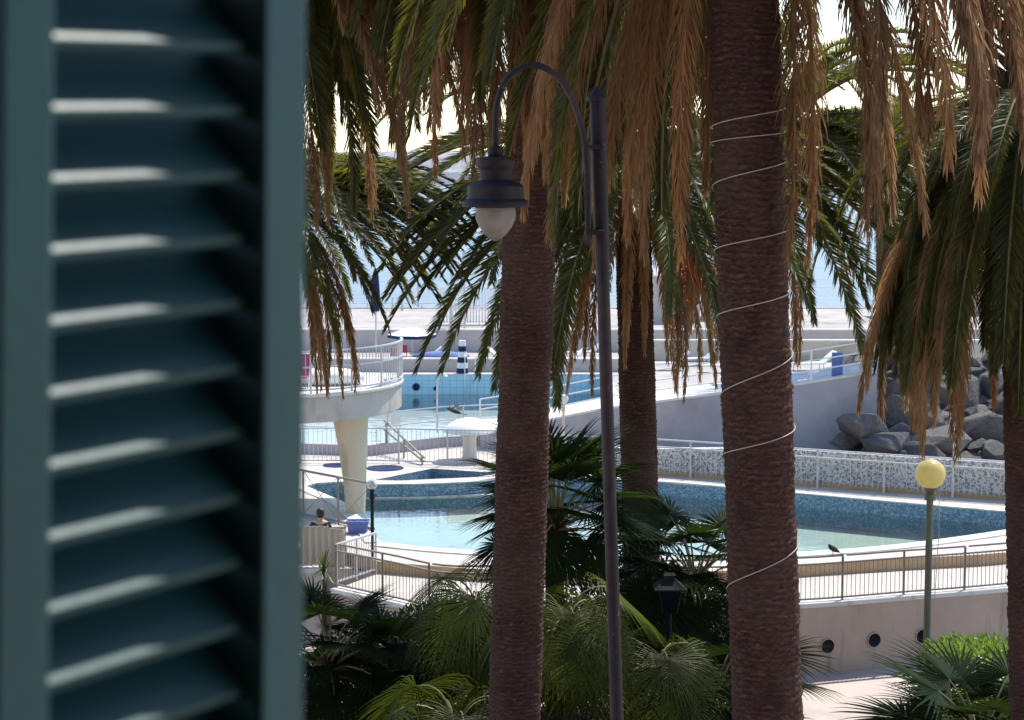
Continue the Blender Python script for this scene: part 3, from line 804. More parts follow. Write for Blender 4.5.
# old square lantern down among the fan palms
D = 30.0
c = at(669, 612, D)
t = thing('garden_lantern', 'small dark lantern on a post half hidden among the fan palm leaves', 'lamp', (c.x, c.y, 0))
b = MB(); b.tube([(c.x, c.y, 0), (c.x, c.y, 0.4), (c.x, c.y, 0.45), (c.x, c.y, c.z-0.02)], [0.11, 0.09, 0.05, 0.04], 12); b.build('post', M['black_metal'], t, autosmooth=40)
def frustum(b, c, z0, w0, z1, w1):
    b.add([(c.x+sx*w, c.y+sy*w, c.z+z) for z, w in ((z0, w0), (z1, w1)) for sx, sy in ((-1,-1),(1,-1),(1,1),(-1,1))], [(3,2,1,0),(4,5,6,7),(0,1,5,4),(1,2,6,5),(2,3,7,6),(3,0,4,7)])
b = MB(); frustum(b, c, 0.0, 0.10, 0.36, 0.17); b.build('glass', M['porthole_glass'], t)
b = MB()
for sx, sy in ((-1,-1),(1,-1),(1,1),(-1,1)): b.bar((c.x+sx*0.10, c.y+sy*0.10, c.z), (c.x+sx*0.172, c.y+sy*0.172, c.z+0.37), 0.022)
b.build('frame', M['black_metal'], t)
b = MB(); frustum(b, c, 0.36, 0.235, 0.39, 0.235); frustum(b, c, 0.392, 0.225, 0.50, 0.10); frustum(b, c, 0.502, 0.08, 0.58, 0.075); frustum(b, c, 0.582, 0.095, 0.61, 0.06); b.build('roof', M['black_metal'], t)

def globe_lamp(name, label, px, ytop, rad, D, zbase, pole_r, mp, mg, head=True, group=None, arm=None):
    c = at(px, ytop, D)
    t = thing(name, label, 'lamp', (c.x, c.y, zbase), group)
    b = MB(); b.tube([(c.x, c.y, zbase), (c.x, c.y, zbase+0.3), (c.x, c.y, c.z-rad-0.12)], [pole_r*1.5, pole_r, pole_r*0.92], 14); b.build('post', mp, t, autosmooth=40)
    lathe_obj('collar', [(pole_r*1.5, -rad-0.22), (pole_r*1.5, -rad-0.10), (pole_r*1.1, -rad-0.09), (rad*0.42, -rad*0.99), (rad*0.46, -rad*0.9), (rad*0.40, -rad*0.9)], c, mp, t, 20)
    g = [(rad*math.sin(PI*i/18), -rad*math.cos(PI*i/18)) for i in range(1, 18)]
    b = MB(); b.lathe([(0.0, -rad)] + g + [(0.0, rad)], c, 32); b.build('globe', mg, t, smooth=True)
    return t, c
M['green_grey'] = rough_mat('greenish_post_paint', (0.13, 0.13, 0.085), (0.18, 0.17, 0.12), 3, 0.5, 40, 0.1, 0.002, 0.4)
tl, cl = globe_lamp('globe_lamp', 'yellowed globe lamp on a tall grey green post in front of the pebbledash wall', 930.5, 474, 0.295, 39.0, 0.0, 0.075, M['green_grey'], M['yellow_globe'])
b = MB(); b.tube([(cl.x+0.12, cl.y-0.05, cl.z-0.45), (cl.x+0.17, cl.y-0.05, cl.z-0.40), (cl.x+0.18, cl.y-0.05, cl.z-1.2), (cl.x+0.12, cl.y-0.05, cl.z-2.6)], 0.008, 6); b.build('cable', M['cord'], tl)
tl, cl = globe_lamp('globe_lamp', 'clear globe lamp on a slim black post at the end of the side railing', 372, 484, 0.125, 45.1, ZW, 0.042, M['black_metal'], M['clear'])
b = MB(); b.lathe([(0.035, -0.1), (0.035, 0.02), (0.05, 0.05), (0.0, 0.09)], cl, 14); b.build('bulb', M['white_globe'], tl, smooth=True)
globe_lamp('globe_lamp', 'small white globe lamp on a white post before the boulders', 955, 417.5, 0.135, 57.5, ZD, 0.04, M['white_paint'], M['white_globe'])
globe_lamp('globe_lamp', 'white globe lamp on a thin cream post before the sloping ramp railing', 563.5, 399, 0.15, 59.5, ZD, 0.04, M['cream'], M['white_globe'])

# ------------------------------------------------------------------ ramp wall, boulders
RY = 62.0
rp = [(480, 432), (548, 421), (605, 409.5), (700, 397), (800, 385), (878, 372.5)]
rt = [at(x, y, RY) for x, y in rp]
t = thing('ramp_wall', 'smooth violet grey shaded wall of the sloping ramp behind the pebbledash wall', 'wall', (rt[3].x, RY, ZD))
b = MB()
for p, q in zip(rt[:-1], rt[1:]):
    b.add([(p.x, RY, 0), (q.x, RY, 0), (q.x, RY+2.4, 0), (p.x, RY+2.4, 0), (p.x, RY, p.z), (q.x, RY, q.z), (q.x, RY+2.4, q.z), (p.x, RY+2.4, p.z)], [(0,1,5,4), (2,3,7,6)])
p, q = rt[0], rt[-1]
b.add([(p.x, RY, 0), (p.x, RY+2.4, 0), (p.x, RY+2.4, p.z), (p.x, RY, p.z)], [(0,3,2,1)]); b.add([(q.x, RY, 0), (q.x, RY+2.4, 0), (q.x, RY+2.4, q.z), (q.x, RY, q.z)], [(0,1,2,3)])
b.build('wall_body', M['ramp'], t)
b = MB()
for p, q in zip(rt[:-1], rt[1:]):
    b.add([(p.x, RY-0.03, p.z), (q.x, RY-0.03, q.z), (q.x, RY+2.43, q.z), (p.x, RY+2.43, p.z), (p.x, RY-0.03, p.z+0.07), (q.x, RY-0.03, q.z+0.07), (q.x, RY+2.43, q.z+0.07), (p.x, RY+2.43, p.z+0.07)], [(0,1,5,4), (2,3,7,6), (4,5,6,7), (3,2,1,0)] + ([(1,2,6,5)] if q is rt[-1] else []))
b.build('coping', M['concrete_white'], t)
railing('ramp_railing', 'white three bar railing climbing along the top of the sloping ramp wall', [Vector((p.x, RY+0.1, p.z+0.07)) for p in rt], 0.95, M['white_paint'], 2.2, 0.3, 0.05, 0.02, (1.0, 0.66, 0.33), 0.045, bars=False)
b = MB(); c = at(838, 365, RY+0.2); b.box((c.x, RY+0.35, c.z-0.1), (0.34, 0.12, 0.95))
o = b.build('notice_board', M['blue_paint']); bevel(o, 0.01); tag(o, 'narrow blue upright panel on top of the ramp wall', 'panel')

def boulder(px, py, D, size, seed, label):
    rnd = random.Random(seed)
    bm = bmesh.new()
    for _ in range(13+seed % 5):
        v = Vector((rnd.gauss(0, 1), rnd.gauss(0, 1), rnd.gauss(0, 1))).normalized()*(0.82+0.25*rnd.random())
        bm.verts.new((v.x*size[0]/2, v.y*size[1]/2, v.z*size[2]/2))
    r = bmesh.ops.convex_hull(bm, input=bm.verts)
    bmesh.ops.delete(bm, geom=[g for g in r['geom_interior'] if isinstance(g, bmesh.types.BMVert)], context='VERTS')
    bmesh.ops.bevel(bm, geom=list(bm.edges), offset=0.022*size[2], segments=1, affect='EDGES', profile=0.5, clamp_overlap=True)
    bmesh.ops.triangulate(bm, faces=list(bm.faces))
    bmesh.ops.subdivide_edges(bm, edges=list(bm.edges), cuts=1, use_grid_fill=True)
    for v in bm.verts:
        n = mnoise.noise(v.co*1.7+Vector((seed, 0, 0)))*0.05 + mnoise.noise(v.co*5+Vector((0, seed, 0)))*0.03
        v.co += v.co.normalized()*n*min(size)*0.8
    me = bpy.data.meshes.new('boulder'); bm.to_mesh(me); bm.free(); me.materials.append(M['rock'])
    o = bpy.data.objects.new('boulder', me); COL.objects.link(o)
    c = at(px, py, D); o.location = c; o.rotation_euler = (rnd.uniform(-.2,.2), rnd.uniform(-.2,.2), rnd.uniform(0, 6))
    return tag(o, label, 'boulder', 'boulders heaped at the end of the ramp wall')
Bd = [
 (862, 428, 60.5, (1.6, 1.4, 1.1), 'squat grey boulder against the foot of the ramp wall end'),
 (885, 443, 59.8, (1.7, 1.2, 0.6), 'flat pale topped boulder lowest in front of the heap'),
 (912, 425, 61.5, (1.9, 1.7, 1.7), 'angular grey boulder left of the small white globe lamp'),
 (900, 398, 63.0, (1.3, 1.2, 1.0), 'pale sunlit boulder above the left end of the heap'),
 (930, 395, 63.5, (1.5, 1.4, 1.2), 'grey boulder at the middle of the heap behind hanging dead fronds'),
 (972, 405, 63.2, (1.8, 1.6, 1.6), 'round topped dark boulder right of the white globe lamp head'),
 (992, 398, 64.0, (1.1, 1.6, 1.9), 'tall leaning slab boulder with bright sunlit edge near the right palm'),
 (985, 437, 61.0, (2.4, 1.8, 1.9), 'largest dark boulder beside the right palm trunk'),
 (945, 440, 60.2, (1.6, 1.3, 1.1), 'dark boulder behind the foot of the small white lamp post'),
 (1000, 454, 59.5, (1.1, 1.0, 0.8), 'small dark boulder low at the right end of the heap'),
 (878, 398, 63.5, (0.9, 0.9, 0.8), 'small bluish boulder tucked behind the ramp wall corner'),
 (1015, 415, 63.0, (2.0, 1.8, 2.2), 'large boulder mostly hidden behind the right palm trunk'),
 (955, 385, 65.5, (2.2, 1.4, 0.9), 'pale brown flat boulder along the crest of the heap'),
 (915, 383, 66.0, (1.8, 1.4, 0.9), 'whitish boulder along the crest left of the brown one'),
 (845, 441, 60.8, (1.0, 0.8, 0.5), 'small flat rock at the leftmost end of the heap'),
 (920, 455, 59.2, (1.5, 1.0, 0.7), 'low dark boulder just above the pebbledash wall by the yellow globe'),
]
for i, a in enumerate(Bd): boulder(a[0], a[1], a[2], tuple(v*1.28 for v in a[3]), 11+i*3, a[4])
# rubble bank below the boulders
b = MB(); nx, ny = 40, 14
for j in range(ny+1):
    for i in range(nx+1):
        x = 10.2+i*0.32; y = 58.4+j*0.62
        z = ZD + max(0, (y-58.9))*0.31 * min(1, max(0, (x-10.0)/1.4)) + 0.22*mnoise.noise(Vector((x*1.3, y*1.3, 4)))
        b.v.append((x, y, min(z, 4.6)))
for j in range(ny):
    for i in range(nx):
        a = j*(nx+1)+i; b.f.append((a, a+1, a+nx+2, a+nx+1)); b.mi.append(0)
struct(b.build('rubble_bank', M['rock'], smooth=False))

b = MB(); rnd = random.Random(77)
for i in range(260):
    x = rnd.uniform(10.6, 22); y = rnd.uniform(59.2, 66.4); z = ZD+max(0, y-58.9)*0.31*min(1, max(0, (x-10.0)/1.4))
    r_ = rnd.uniform(.12, .42)
    hb = bmesh.new()
    for _ in range(10):
        v = Vector((rnd.gauss(0, 1), rnd.gauss(0, 1), rnd.gauss(0, 1))).normalized(); hb.verts.new((x+v.x*r_*1.2, y+v.y*r_, z+.05+v.z*r_*.8))
    rr_ = bmesh.ops.convex_hull(hb, input=hb.verts)
    hb.verts.index_update(); b.add([v.co for v in hb.verts], [[v.index for v in f.verts] for f in hb.faces]); hb.free()
o = b.build('rubble', M['rock']); o['kind'] = 'stuff'
# ------------------------------------------------------------------ middle deck: railing, stairs, mushroom shelter, drain covers
md0 = [onz(300, 463, ZD), onz(375, 463, ZD), onz(440, 464.5, ZD), onz(500, 466, ZD), onz(545, 468, ZD)]
railing('deck_railing', 'grey railing with thin bars on the deck in front of the swimming pool', md0, 1.05, M['pale_metal'], 1.35, 0.13, 0.06, 0.016, (1.0, 0.08), 0.05, low=0.08)
a0, a1 = onz(384, 453, ZD), onz(424, 465.5, ZD)
t = thing('stair_handrail', 'pair of sloping grey handrails beside the steps on the pool deck', 'handrail', a0)
for hh in (0.55, 0.25):
    b = MB(); b.bar(a0+Vector((0, 0.2, hh+0.45)), a1+Vector((0, 0.1, hh*0.4)), 0.05); b.build('rail', M['grey_metal'], t)
for k_ in (0.05, 0.5, 0.95):
    p = a0.lerp(a1, k_); b = MB(); b.bar(p+Vector((0,0.15,0)), p+Vector((0, 0.15, 0.95-0.78*k_)), 0.05); b.build('post', M['grey_metal'], t)
c = onz(469, 464.5, ZD); c.y += 0.9
t = thing('mushroom_shelter', 'white domed mushroom shelter on a stout cream column beside the pool', 'shelter', c)
b = MB(); b.lathe([(0.26, 0), (0.22, 0.1), (0.20, 0.65), (0.28, 0.81)], c, 20); b.build('column', M['concrete_white'], t, smooth=True)
b = MB(); b.lathe([(0.28, 0.80), (0.70, 0.84), (0.80, 0.87), (0.79, 0.92), (0.66, 1.07), (0.44, 1.20), (0.2, 1.27), (0, 1.29)], c, 28); b.build('dome', M['white_paint'], t, smooth=True)
for (px, py, r, lab) in ((385, 468.5, 0.55, 'dark round cover plate let into the deck right of the pillar'), (337, 465.5, 0.42, 'dark round cover plate let into the deck left of the pillar')):
    p = onz(px, py, ZD); b = MB(); b.lathe([(r, 0.004), (r, 0.02), (r*0.93, 0.024), (r*0.9, 0.018), (0, 0.018)], p, 28)
    o = b.build('cover_plate', M['navy']); tag(o, lab, 'cover plate')
# low shaded parapet before the swimming pool
pp = [Vector((-12, 62.2, ZD)), onz(368, 456, ZD), onz(445, 447, ZD), Vector((0, 63.2, ZD)), Vector((1.2, 63.3, ZD))]
pp = [Vector((p.x, min(p.y, 63.3), ZD)) for p in pp]
t = thing('pool_parapet', 'low grey parapet along the near edge of the swimming pool', 'wall', (0, 66, ZD))
b = MB()
for p, q in zip(pp[:-1], pp[1:]):
    b.add([(p.x, p.y, ZD), (q.x, q.y, ZD), (q.x, q.y+0.25, ZD), (p.x, p.y+0.25, ZD), (p.x, p.y, ZD+0.32), (q.x, q.y, ZD+0.32), (q.x, q.y+0.25, ZD+0.32), (p.x, p.y+0.25, ZD+0.32)], [(0,1,5,4), (2,3,7,6), (4,5,6,7)])
b.build('wall_body', M['ramp'], t)
# long horizontal cables / rails in front of the pool
railing('pool_edge_railing', 'pale two bar railing above the parapet before the blue swimming pool', [Vector((p.x, p.y+0.12, ZD+0.32)) for p in pp], 0.95, M['pale_metal'], 3.1, 0.3, 0.05, 0.02, (1.0, 0.55), 0.04, bars=False)

# ------------------------------------------------------------------ far terrace with swimming pool
FX0, FX1 = -9.5, 4.6
fpool = [(FX0, 65.0), (FX1-.8, 65.0), (FX1-.7, 86.0), (FX0, 86.0)]
poly_slab('far_terrace', [(-60, 63.62), (5.48, 63.62), (5.48, 69.02), (80, 69.02), (80, 111.9), (-60, 111.9)], [fpool], ZF, 0.0, [M['terrace'], M['pool_tile']], hole_depth=2.2, hole_mat=1)
struct(flat_poly('pool_floor', fpool, ZF-1.9, M['far_pool_floor']))
struct(flat_poly('pool_water', fpool, ZF-0.85, M['water_far']))
strip('pool_coping', [Vector((x, y, 0)) for x, y in fpool], 0.4, ZF-0.004, ZF+0.05, M['concrete_white'], -1, True)
for px, py, r in ((416, 387, 0.16), (435.5, 388.5, 0.09)):
    c = at(px, py, 85.96); b = MB(); N = 16
    b.add([(c.x+rr*math.cos(2*PI*k/N), y, c.z+rr*math.sin(2*PI*k/N)) for rr, y in ((r, 85.995), (r, 85.93), (r*0.75, 85.93), (r*0.7, 85.97)) for k in range(N)],
          [(i*N+k, i*N+(k+1) % N, (i+1)*N+(k+1) % N, (i+1)*N+k) for i in range(3) for k in range(N)] + [tuple(3*N+k for k in range(N))])
    o = b.build('pool_light', M['navy']); tag(o, 'larger dark round light in the blue tiled pool wall' if r > 0.1 else 'smaller dark round light in the blue tiled pool wall', 'pool light')
def pool_ladder(c, ang, label):
    t = thing('pool_ladder', label, 'ladder', c)
    for s_ in (-0.22, 0.22):
        b = MB(); pts = [(s_, 0.45, 0), (s_, 0.45, 0.5), (s_, 0.35, 0.75), (s_, 0.1, 0.8), (s_, -0.1, 0.6), (s_, -0.12, -1.0)]
        pts = [(c.x+x*math.cos(ang)-y*math.sin(ang), c.y+x*math.sin(ang)+y*math.cos(ang), c.z+z) for x, y, z in catmull(pts, 3)]
        b.tube(pts, 0.022, 8); b.build('handrail', M['white_paint'], t, smooth=True)
pool_ladder(Vector((at(470, 380, 86).x, 86.0, ZF+0.05)), 0, 'white tubular pool ladder on the far edge of the swimming pool')
pool_ladder(Vector((at(560, 380, 86).x, 86.0, ZF+0.05)), 0, 'white tubular pool ladder at the right of the far pool edge')
# shower: bent pipe
c = onz(441, 428, ZD); c.y = 63.45
t = thing('pool_shower', 'slim grey pipe shower with bent head beside the swimming pool', 'shower', (c.x, 63.45, ZD))
b = MB(); b.tube(catmull([(c.x, 63.45, ZD+0.32), (c.x, 63.45, 3.2), (c.x+0.02, 63.45, 3.75), (c.x+0.12, 63.45, 3.92), (c.x+0.27, 63.45, 3.96)], 5), 0.03, 8); b.build('pipe', M['pale_metal'], t, smooth=True)
b = MB(); b.lathe([(0.02, 0.02), (0.09, -0.03), (0.0, -0.04)], (c.x+0.27, 63.45, 3.95), 14); b.build('shower_head', M['pale_metal'], t)

# ---- things on the far terrace
def lounger(px, D, z, mcloth, rz, label, sc=1.0):
    c = at(px, 300, D); c.z = z
    t = thing('sun_lounger', label, 'sun lounger', c, 'sun loungers on the far terrace')
    def W(x, y, z_): return (c.x+(x*math.cos(rz)-y*math.sin(rz))*sc, c.y+(x*math.sin(rz)+y*math.cos(rz))*sc, c.z+z_*sc)
    b = MB()
    b.add([W(-0.95,-0.3,.35), W(0.35,-0.3,.35), W(0.35,0.3,.35), W(-0.95,0.3,.35), W(0.95,-0.3,.85), W(0.95,0.3,.85)], [(0,1,2,3), (1,4,5,2)])
    o = b.build('cushion', mcloth, t); o.modifiers.new('s', 'SOLIDIFY').thickness = 0.07
    for sx, sy in ((-.85,-.27), (-.85,.27), (.35,-.27), (.35,.27)):
        b = MB(); b.bar(W(sx, sy, 0), W(sx, sy, .33), 0.045); b.build('leg', M['white_paint'], t)
L_ = [(420, 90, 'pale_metal', 0.1, 'grey sun lounger left on the terrace past the swimming pool'),
      (505, 91, 'white_paint', 2.9, 'white sun lounger past the far pool edge left of the thick trunk'),
      (566, 90, 'white_paint', 0.2, 'white sun lounger between the trunk and the street lamp'),
      (585, 93, 'pale_metal', 0.3, 'grey sun lounger just left of the lamp pole'),
      (668, 88, 'white_paint', 0.1, 'white sun lounger right of the middle palm trunk'),
      (700, 90, 'pale_metal', 0.3, 'grey sun lounger seen beneath the hanging brown fronds'),
      (722, 87, 'white_paint', -0.2, 'white sun lounger nearest the left edge of the big trunk'),
      (815, 88, 'white_paint', 0.2, 'white sun lounger right of the big trunk above the ramp')]
for px, D, mm, rz, lab in L_: lounger(px, D, ZF, M[mm], rz, lab)
def parasol(px, ytop, D, z, r, cols, label, closed=False, drop=0.45, stripes=False):
    c = at(px, ytop, D)
    t = thing('parasol', label, 'parasol', (c.x, c.y, z))
    b = MB(); b.tube([(c.x, c.y, z), (c.x, c.y, c.z+0.05)], 0.035, 8); b.build('pole', M['pale_metal'], t)
    b = MB(); b.lathe([(0.28, 0), (0.28, 0.08), (0.06, 0.12)], (c.x, c.y, z), 16); b.build('foot', M['concrete'], t)
    b = MB(); N = 8
    if closed:
        N = 14; prof = [(0.02, 0), (0.12, -0.3), (0.17, -1.1), (0.20, -1.7), (0.13, -2.0)]
    else:
        prof = [(0.02, 0), (r*0.5, -drop*0.42), (r, -drop), (r*1.0, -drop-0.14)]
    vs = []; fs = []
    for i, (rr, z_) in enumerate(prof):
        for k in range(N):
            q = rr*(1.12 if closed and k % 2 else 1.0); a = 2*PI*k/N+0.2
            vs.append((c.x+q*math.cos(a), c.y+q*math.sin(a), c.z+z_))
    for i in range(len(prof)-1):
        for k in range(N): b.cur = 0; fs.append((i*N+k, i*N+(k+1)%N, (i+1)*N+(k+1)%N, (i+1)*N+k))
    b.add(vs, fs)
    if len(cols) > 1:
        b.mi = [(k % 2 if stripes else (1 if i == len(prof)-2 else 0)) for i in range(len(prof)-1) for k in range(N)]
    o = b.build('canopy', [M[x] for x in cols], t); o.modifiers.new('s', 'SOLIDIFY').thickness = 0.01
parasol(375.5, 268, 92, ZF, 1.0, ['navy'], 'closed dark blue parasol standing tall by the sea at the left', True)
parasol(412, 327, 93, ZF, 1.15, ['white_paint', 'navy'], 'open white parasol with a dark blue valance near the sandy wall', drop=0.35)
# striped closed parasol
c = at(461, 372, 84.0)
t = thing('striped_parasol', 'closed navy and white striped parasol standing at the edge of the swimming pool', 'parasol', (c.x, 86.3, ZF))
b = MB(); b.tube([(c.x, 86.3, ZF), (c.x, 86.3, ZF+1.5)], 0.03, 8); b.build('pole', M['white_paint'], t)
for i in range(6):
    b = MB(); r0 = 0.16+0.02*i; b.lathe([(r0, 0), (r0*0.92, 0.24)], (c.x, 86.3, ZF+1.5-0.24*i-0.26), 12); b.build('stripe', M['navy'] if i % 2 else M['white_paint'], t, smooth=False)
def chair(px, py, D, label, m):
    c = at(px, py, D); c.z = ZF
    t = thing('folding_chair', label, 'chair', c)
    b = MB(); b.box((c.x, c.y, c.z+0.45), (0.45, 0.42, 0.03)); b.build('seat', m, t)
    b = MB(); b.box((c.x, c.y+0.21, c.z+0.78), (0.45, 0.03, 0.36)); b.build('backrest', m, t)
    for sx in (-.2, .2):
        for sy in (-.19, .2):
            b = MB(); b.bar((c.x+sx, c.y+sy, c.z), (c.x+sx, c.y+sy, c.z+(.9 if sy > 0 else .44)), 0.035); b.build('leg', m, t)
chair(395, 360, 88, 'red folding chair left of its twin on the terrace past the pool', M['red_paint'])
chair(402, 360, 89.5, 'red folding chair right of its twin, facing the sea terrace', M['red_paint'])
# low lilac planter walls, rows of walls across the far terrace
def low_wall(name, x0, x1, y, z0, z1, m, label, cat='wall', th=0.3, cap=None):
    t = thing(name, label, cat, ((x0+x1)/2, y, z0))
    b = MB(); b.box(((x0+x1)/2, y, (z0+z1)/2), (x1-x0, th, z1-z0)); b.build('wall_body', m, t)
    b = MB(); b.box(((x0+x1)/2, y, z1+0.043), (x1-x0+0.08, th+0.1, 0.08)); b.build('coping', cap or M['concrete_white'], t)
low_wall('planter_wall', -14, 5.5, 87.6, ZF, ZF+0.5, M['lilac'], 'low lilac grey wall just past the far edge of the swimming pool')
low_wall('terrace_wall', -20, 40, 96.5, ZF, ZF+1.0, M['lilac'], 'long lilac grey terrace wall halfway between the pool and the sea')
low_wall('upper_wall', 5.4, 40, 92.0, ZF, ZF+0.9, M['seawall'], 'pale sandy wall of the right terrace above the ramp')
struct(poly_slab('upper_terrace', [(-20, 96.7), (60, 96.7), (60, 111.5), (-20, 111.5)], [], 2.44, ZF, M['terrace']))
# sea wall
t = thing('sea_wall', 'long sandy coloured wall between the terraces and the sea', 'wall', (0, 110.5, 2.4))
zt = at(400, 319, 110).z
b = MB(); b.box((-15.9, 110.6, (2.44+zt)/2), (28, 0.5, zt-2.44)); b.box((25.0, 110.6, (2.44+zt-0.6)/2), (53.6, 0.5, zt-0.6-2.44)); b.build('wall_body', M['seawall'], t)
b = MB(); b.box((-15.9, 110.6, zt+0.063), (28.1, 0.7, 0.12)); b.box((25.0, 110.6, zt-0.6+0.063), (53.7, 0.7, 0.12)); b.build('coping', M['concrete_white'], t)
railing('sea_wall_railing', 'thin pale railing along the top of the sandy sea wall', [Vector((-29, 110.6, zt+0.12)), Vector((-2, 110.6, zt+0.12))], 0.7, M['pale_metal'], 3, 0.3, 0.04, 0.02, (1.0, 0.5), 0.035, bars=False)
# white fence panels
railing('white_fence', 'white slatted fence standing behind the far pool between the palm fronds', [Vector((at(438, 330, 100).x, 100, 2.44)), Vector((at(500, 330, 100).x, 100, 2.44))], 1.9, M['white_paint'], 1.0, 0.14, 0.06, 0.07, (0.97, 0.5, 0.08), 0.05, low=0.04)
# beach cabins to the right
def cabin(px0, px1, D, z0, h, mw, label, roofm):
    a = at(px0, 300, D).x; c = at(px1, 300, D).x
    t = thing('beach_cabin', label, 'cabin', ((a+c)/2, D, z0), 'beach cabins on the far terrace')
    b = MB(); b.box(((a+c)/2, D+1.2, z0+h/2), (c-a, 2.4, h)); b.build('wall', mw, t)
    b = MB(); b.add([(a-.15, D-.2, z0+h+.004), (c+.15, D-.2, z0+h+.004), (c+.15, D+2.6, z0+h+.004), (a-.15, D+2.6, z0+h+.004), (a-.15, D-.2, z0+h+.1), (c+.15, D-.2, z0+h+.1), (c+.15, D+2.6, z0+h+.35), (a-.15, D+2.6, z0+h+.35)], [(3,2,1,0),(4,5,6,7),(0,1,5,4),(1,2,6,5),(2,3,7,6),(3,0,4,7)]); b.build('roof', roofm, t)
    n = max(1, int((c-a)/1.5))
    for i in range(n):
        x = a+(c-a)*(i+.5)/n
        b = MB(); b.box((x, D-0.02, z0+.95), (.75, .05, 1.85)); d = b.build('door', M['white_paint'] if mw is not M['white_paint'] else M['concrete'], t)
        b = MB(); b.box((x+.28, D-.065, z0+.95), (.04, .04, .12)); k_ = b.build('handle', M['black_metal']); k_.parent = d
cabin(655, 700, 101, 2.44, 2.3, M['lilac'], 'pale lilac beach cabin right of the middle palm trunk', M['concrete'])
cabin(706, 760, 103, 2.44, 2.5, M['seawall'], 'sandy beach cabin row just left of the big trunk', M['red_paint'])
cabin(890, 960, 104, 2.44, 2.4, M['white_paint'], 'white beach cabin rising behind the boulder heap', M['concrete'])
cabin(985, 1050, 106, 2.44, 2.2, M['seawall'], 'sandy beach cabin behind the trunk at the right edge', M['concrete'])
cabin(556, 590, 103, 2.44, 2.2, M['lilac'], 'lilac beach cabin between the thick trunk and the lamp pole', M['concrete'])
# lattice tower
c = at(458, 350, 98)
t = thing('lifeguard_tower', 'slender white ladder tower half hidden behind the left palm fronds', 'tower', (c.x, 98, 2.44))
for sx in (-.28, .28):
    for sy in (-.28, .28):
        b = MB(); b.bar((c.x+sx*1.2, 98+sy*1.2, 2.44), (c.x+sx, 98+sy, 6.2), 0.07); b.build('leg', M['pale_metal'], t)
b = MB()
for i in range(11): b.bar((c.x-.29, 97.7, 2.7+i*.32), (c.x+.29, 97.7, 2.7+i*.32), 0.09)
b.build('rungs', M['white_paint'], t)
b = MB(); b.box((c.x, 98, 6.25), (.8, .8, .08)); b.build('platform', M['pale_metal'], t)
# boat under blue tarpaulin
c = at(441, 366, 88.6)
t = thing('covered_boat', 'small upturned boat under a blue tarpaulin past the far pool edge', 'boat', (c.x, 88.9, ZF))
b = MB(); prof = []; vs = []; fs = []
for i in range(13):
    u = i/12*2-1; wv = 0.42*(1-abs(u)**2.5)+0.03; hv = 0.62*(1-0.35*abs(u)**2)
    for k_ in range(7):
        a = PI*k_/6; vs.append((c.x+u*1.25, 88.9-wv*math.cos(a), ZF+0.25+hv*math.sin(a)*0.8))
for i in range(12):
    for k_ in range(6): fs.append((i*7+k_, i*7+k_+1, (i+1)*7+k_+1, (i+1)*7+k_))
b.add(vs, fs); o = b.build('tarpaulin', M['blue_fabric'], t, smooth=True); o.modifiers.new('s', 'SOLIDIFY').thickness = 0.02
for sx in (-.7, .7):
    b = MB(); b.box((c.x+sx, 88.9, ZF+.15), (.12, .9, .28)); b.build('trestle', M['wood'], t)
# masts and beacon
for px, y0, lab in ((417.5, 176, 'tall thin mast rising against the sea above the sandy wall'), (402, 292, 'shorter thin pole right of the closed blue parasol'), (392.5, 298, 'shortest pole standing on the sandy sea wall')):
    p = at(px, y0, 112 if y0 < 200 else 109); t_ = MB(); t_.tube([(p.x, p.y, -2 if y0 < 200 else 2.44), (p.x, p.y, p.z)], [0.07, 0.035], 8)
    t_.lathe([(0.05, -0.02), (0.07, 0.03), (0.0, 0.08)], p, 8)
    o = t_.build('mast', M['pale_metal'], smooth=True); tag(o, lab, 'pole')
p = at(427.5, 177, 260)
t = thing('sea_beacon', 'square white board on a pole standing out in the sea', 'beacon', (p.x, 260, -0.8))
b = MB(); b.tube([(p.x, 260, -1.5), (p.x, 260, p.z-0.5)], 0.14, 8); b.build('pole', M['grey_metal'], t)
b = MB()
for sx, sz, wx, wz in ((-.55, 0, .25, 1.2), (.55, 0, .25, 1.2), (0, .5, .85, .2), (0, -.5, .85, .2)): b.box((p.x+sx, 260, p.z+sz), (wx, .15, wz))
b.build('board_frame', M['grey_metal'], t); b = MB(); b.box((p.x, 260, p.z), (.84, .1, .79)); b.build('board', M['white_paint'], t)
# breakwater far out
def ridge(name, x0, x1, y, h, depth, m, seed, rough=0.3, n=160):
    b = MB(); vs = []; fs = []
    for i in range(n+1):
        x = x0+(x1-x0)*i/n; e_ = min(1, i/6, (n-i)/6)
        hh = h*e_*(1+rough*mnoise.noise(Vector((x*0.05, seed, 0)))+0.5*rough*mnoise.noise(Vector((x*0.21, seed, 3))))
        for yy, zz in ((0, -2), (depth*.3, hh*.75), (depth*.5, hh), (depth*.7, hh*.8), (depth, -2)): vs.append((x, y+yy+2*mnoise.noise(Vector((x*.1, yy, seed))), zz))
    for i in range(n):
        for k_ in range(4): fs.append((i*5+k_, (i+1)*5+k_, (i+1)*5+k_+1, i*5+k_+1))
    b.add(vs, fs); o = b.build(name, m); return o
o = ridge('breakwater', -180, -6, 1050, 11.5, 60, M['breakwater'], 2.3, 0.12); struct(o)
o = ridge('breakwater', -130, -2, 760, 4.6, 20, M['breakwater'], 5.1, 0.5); struct(o)

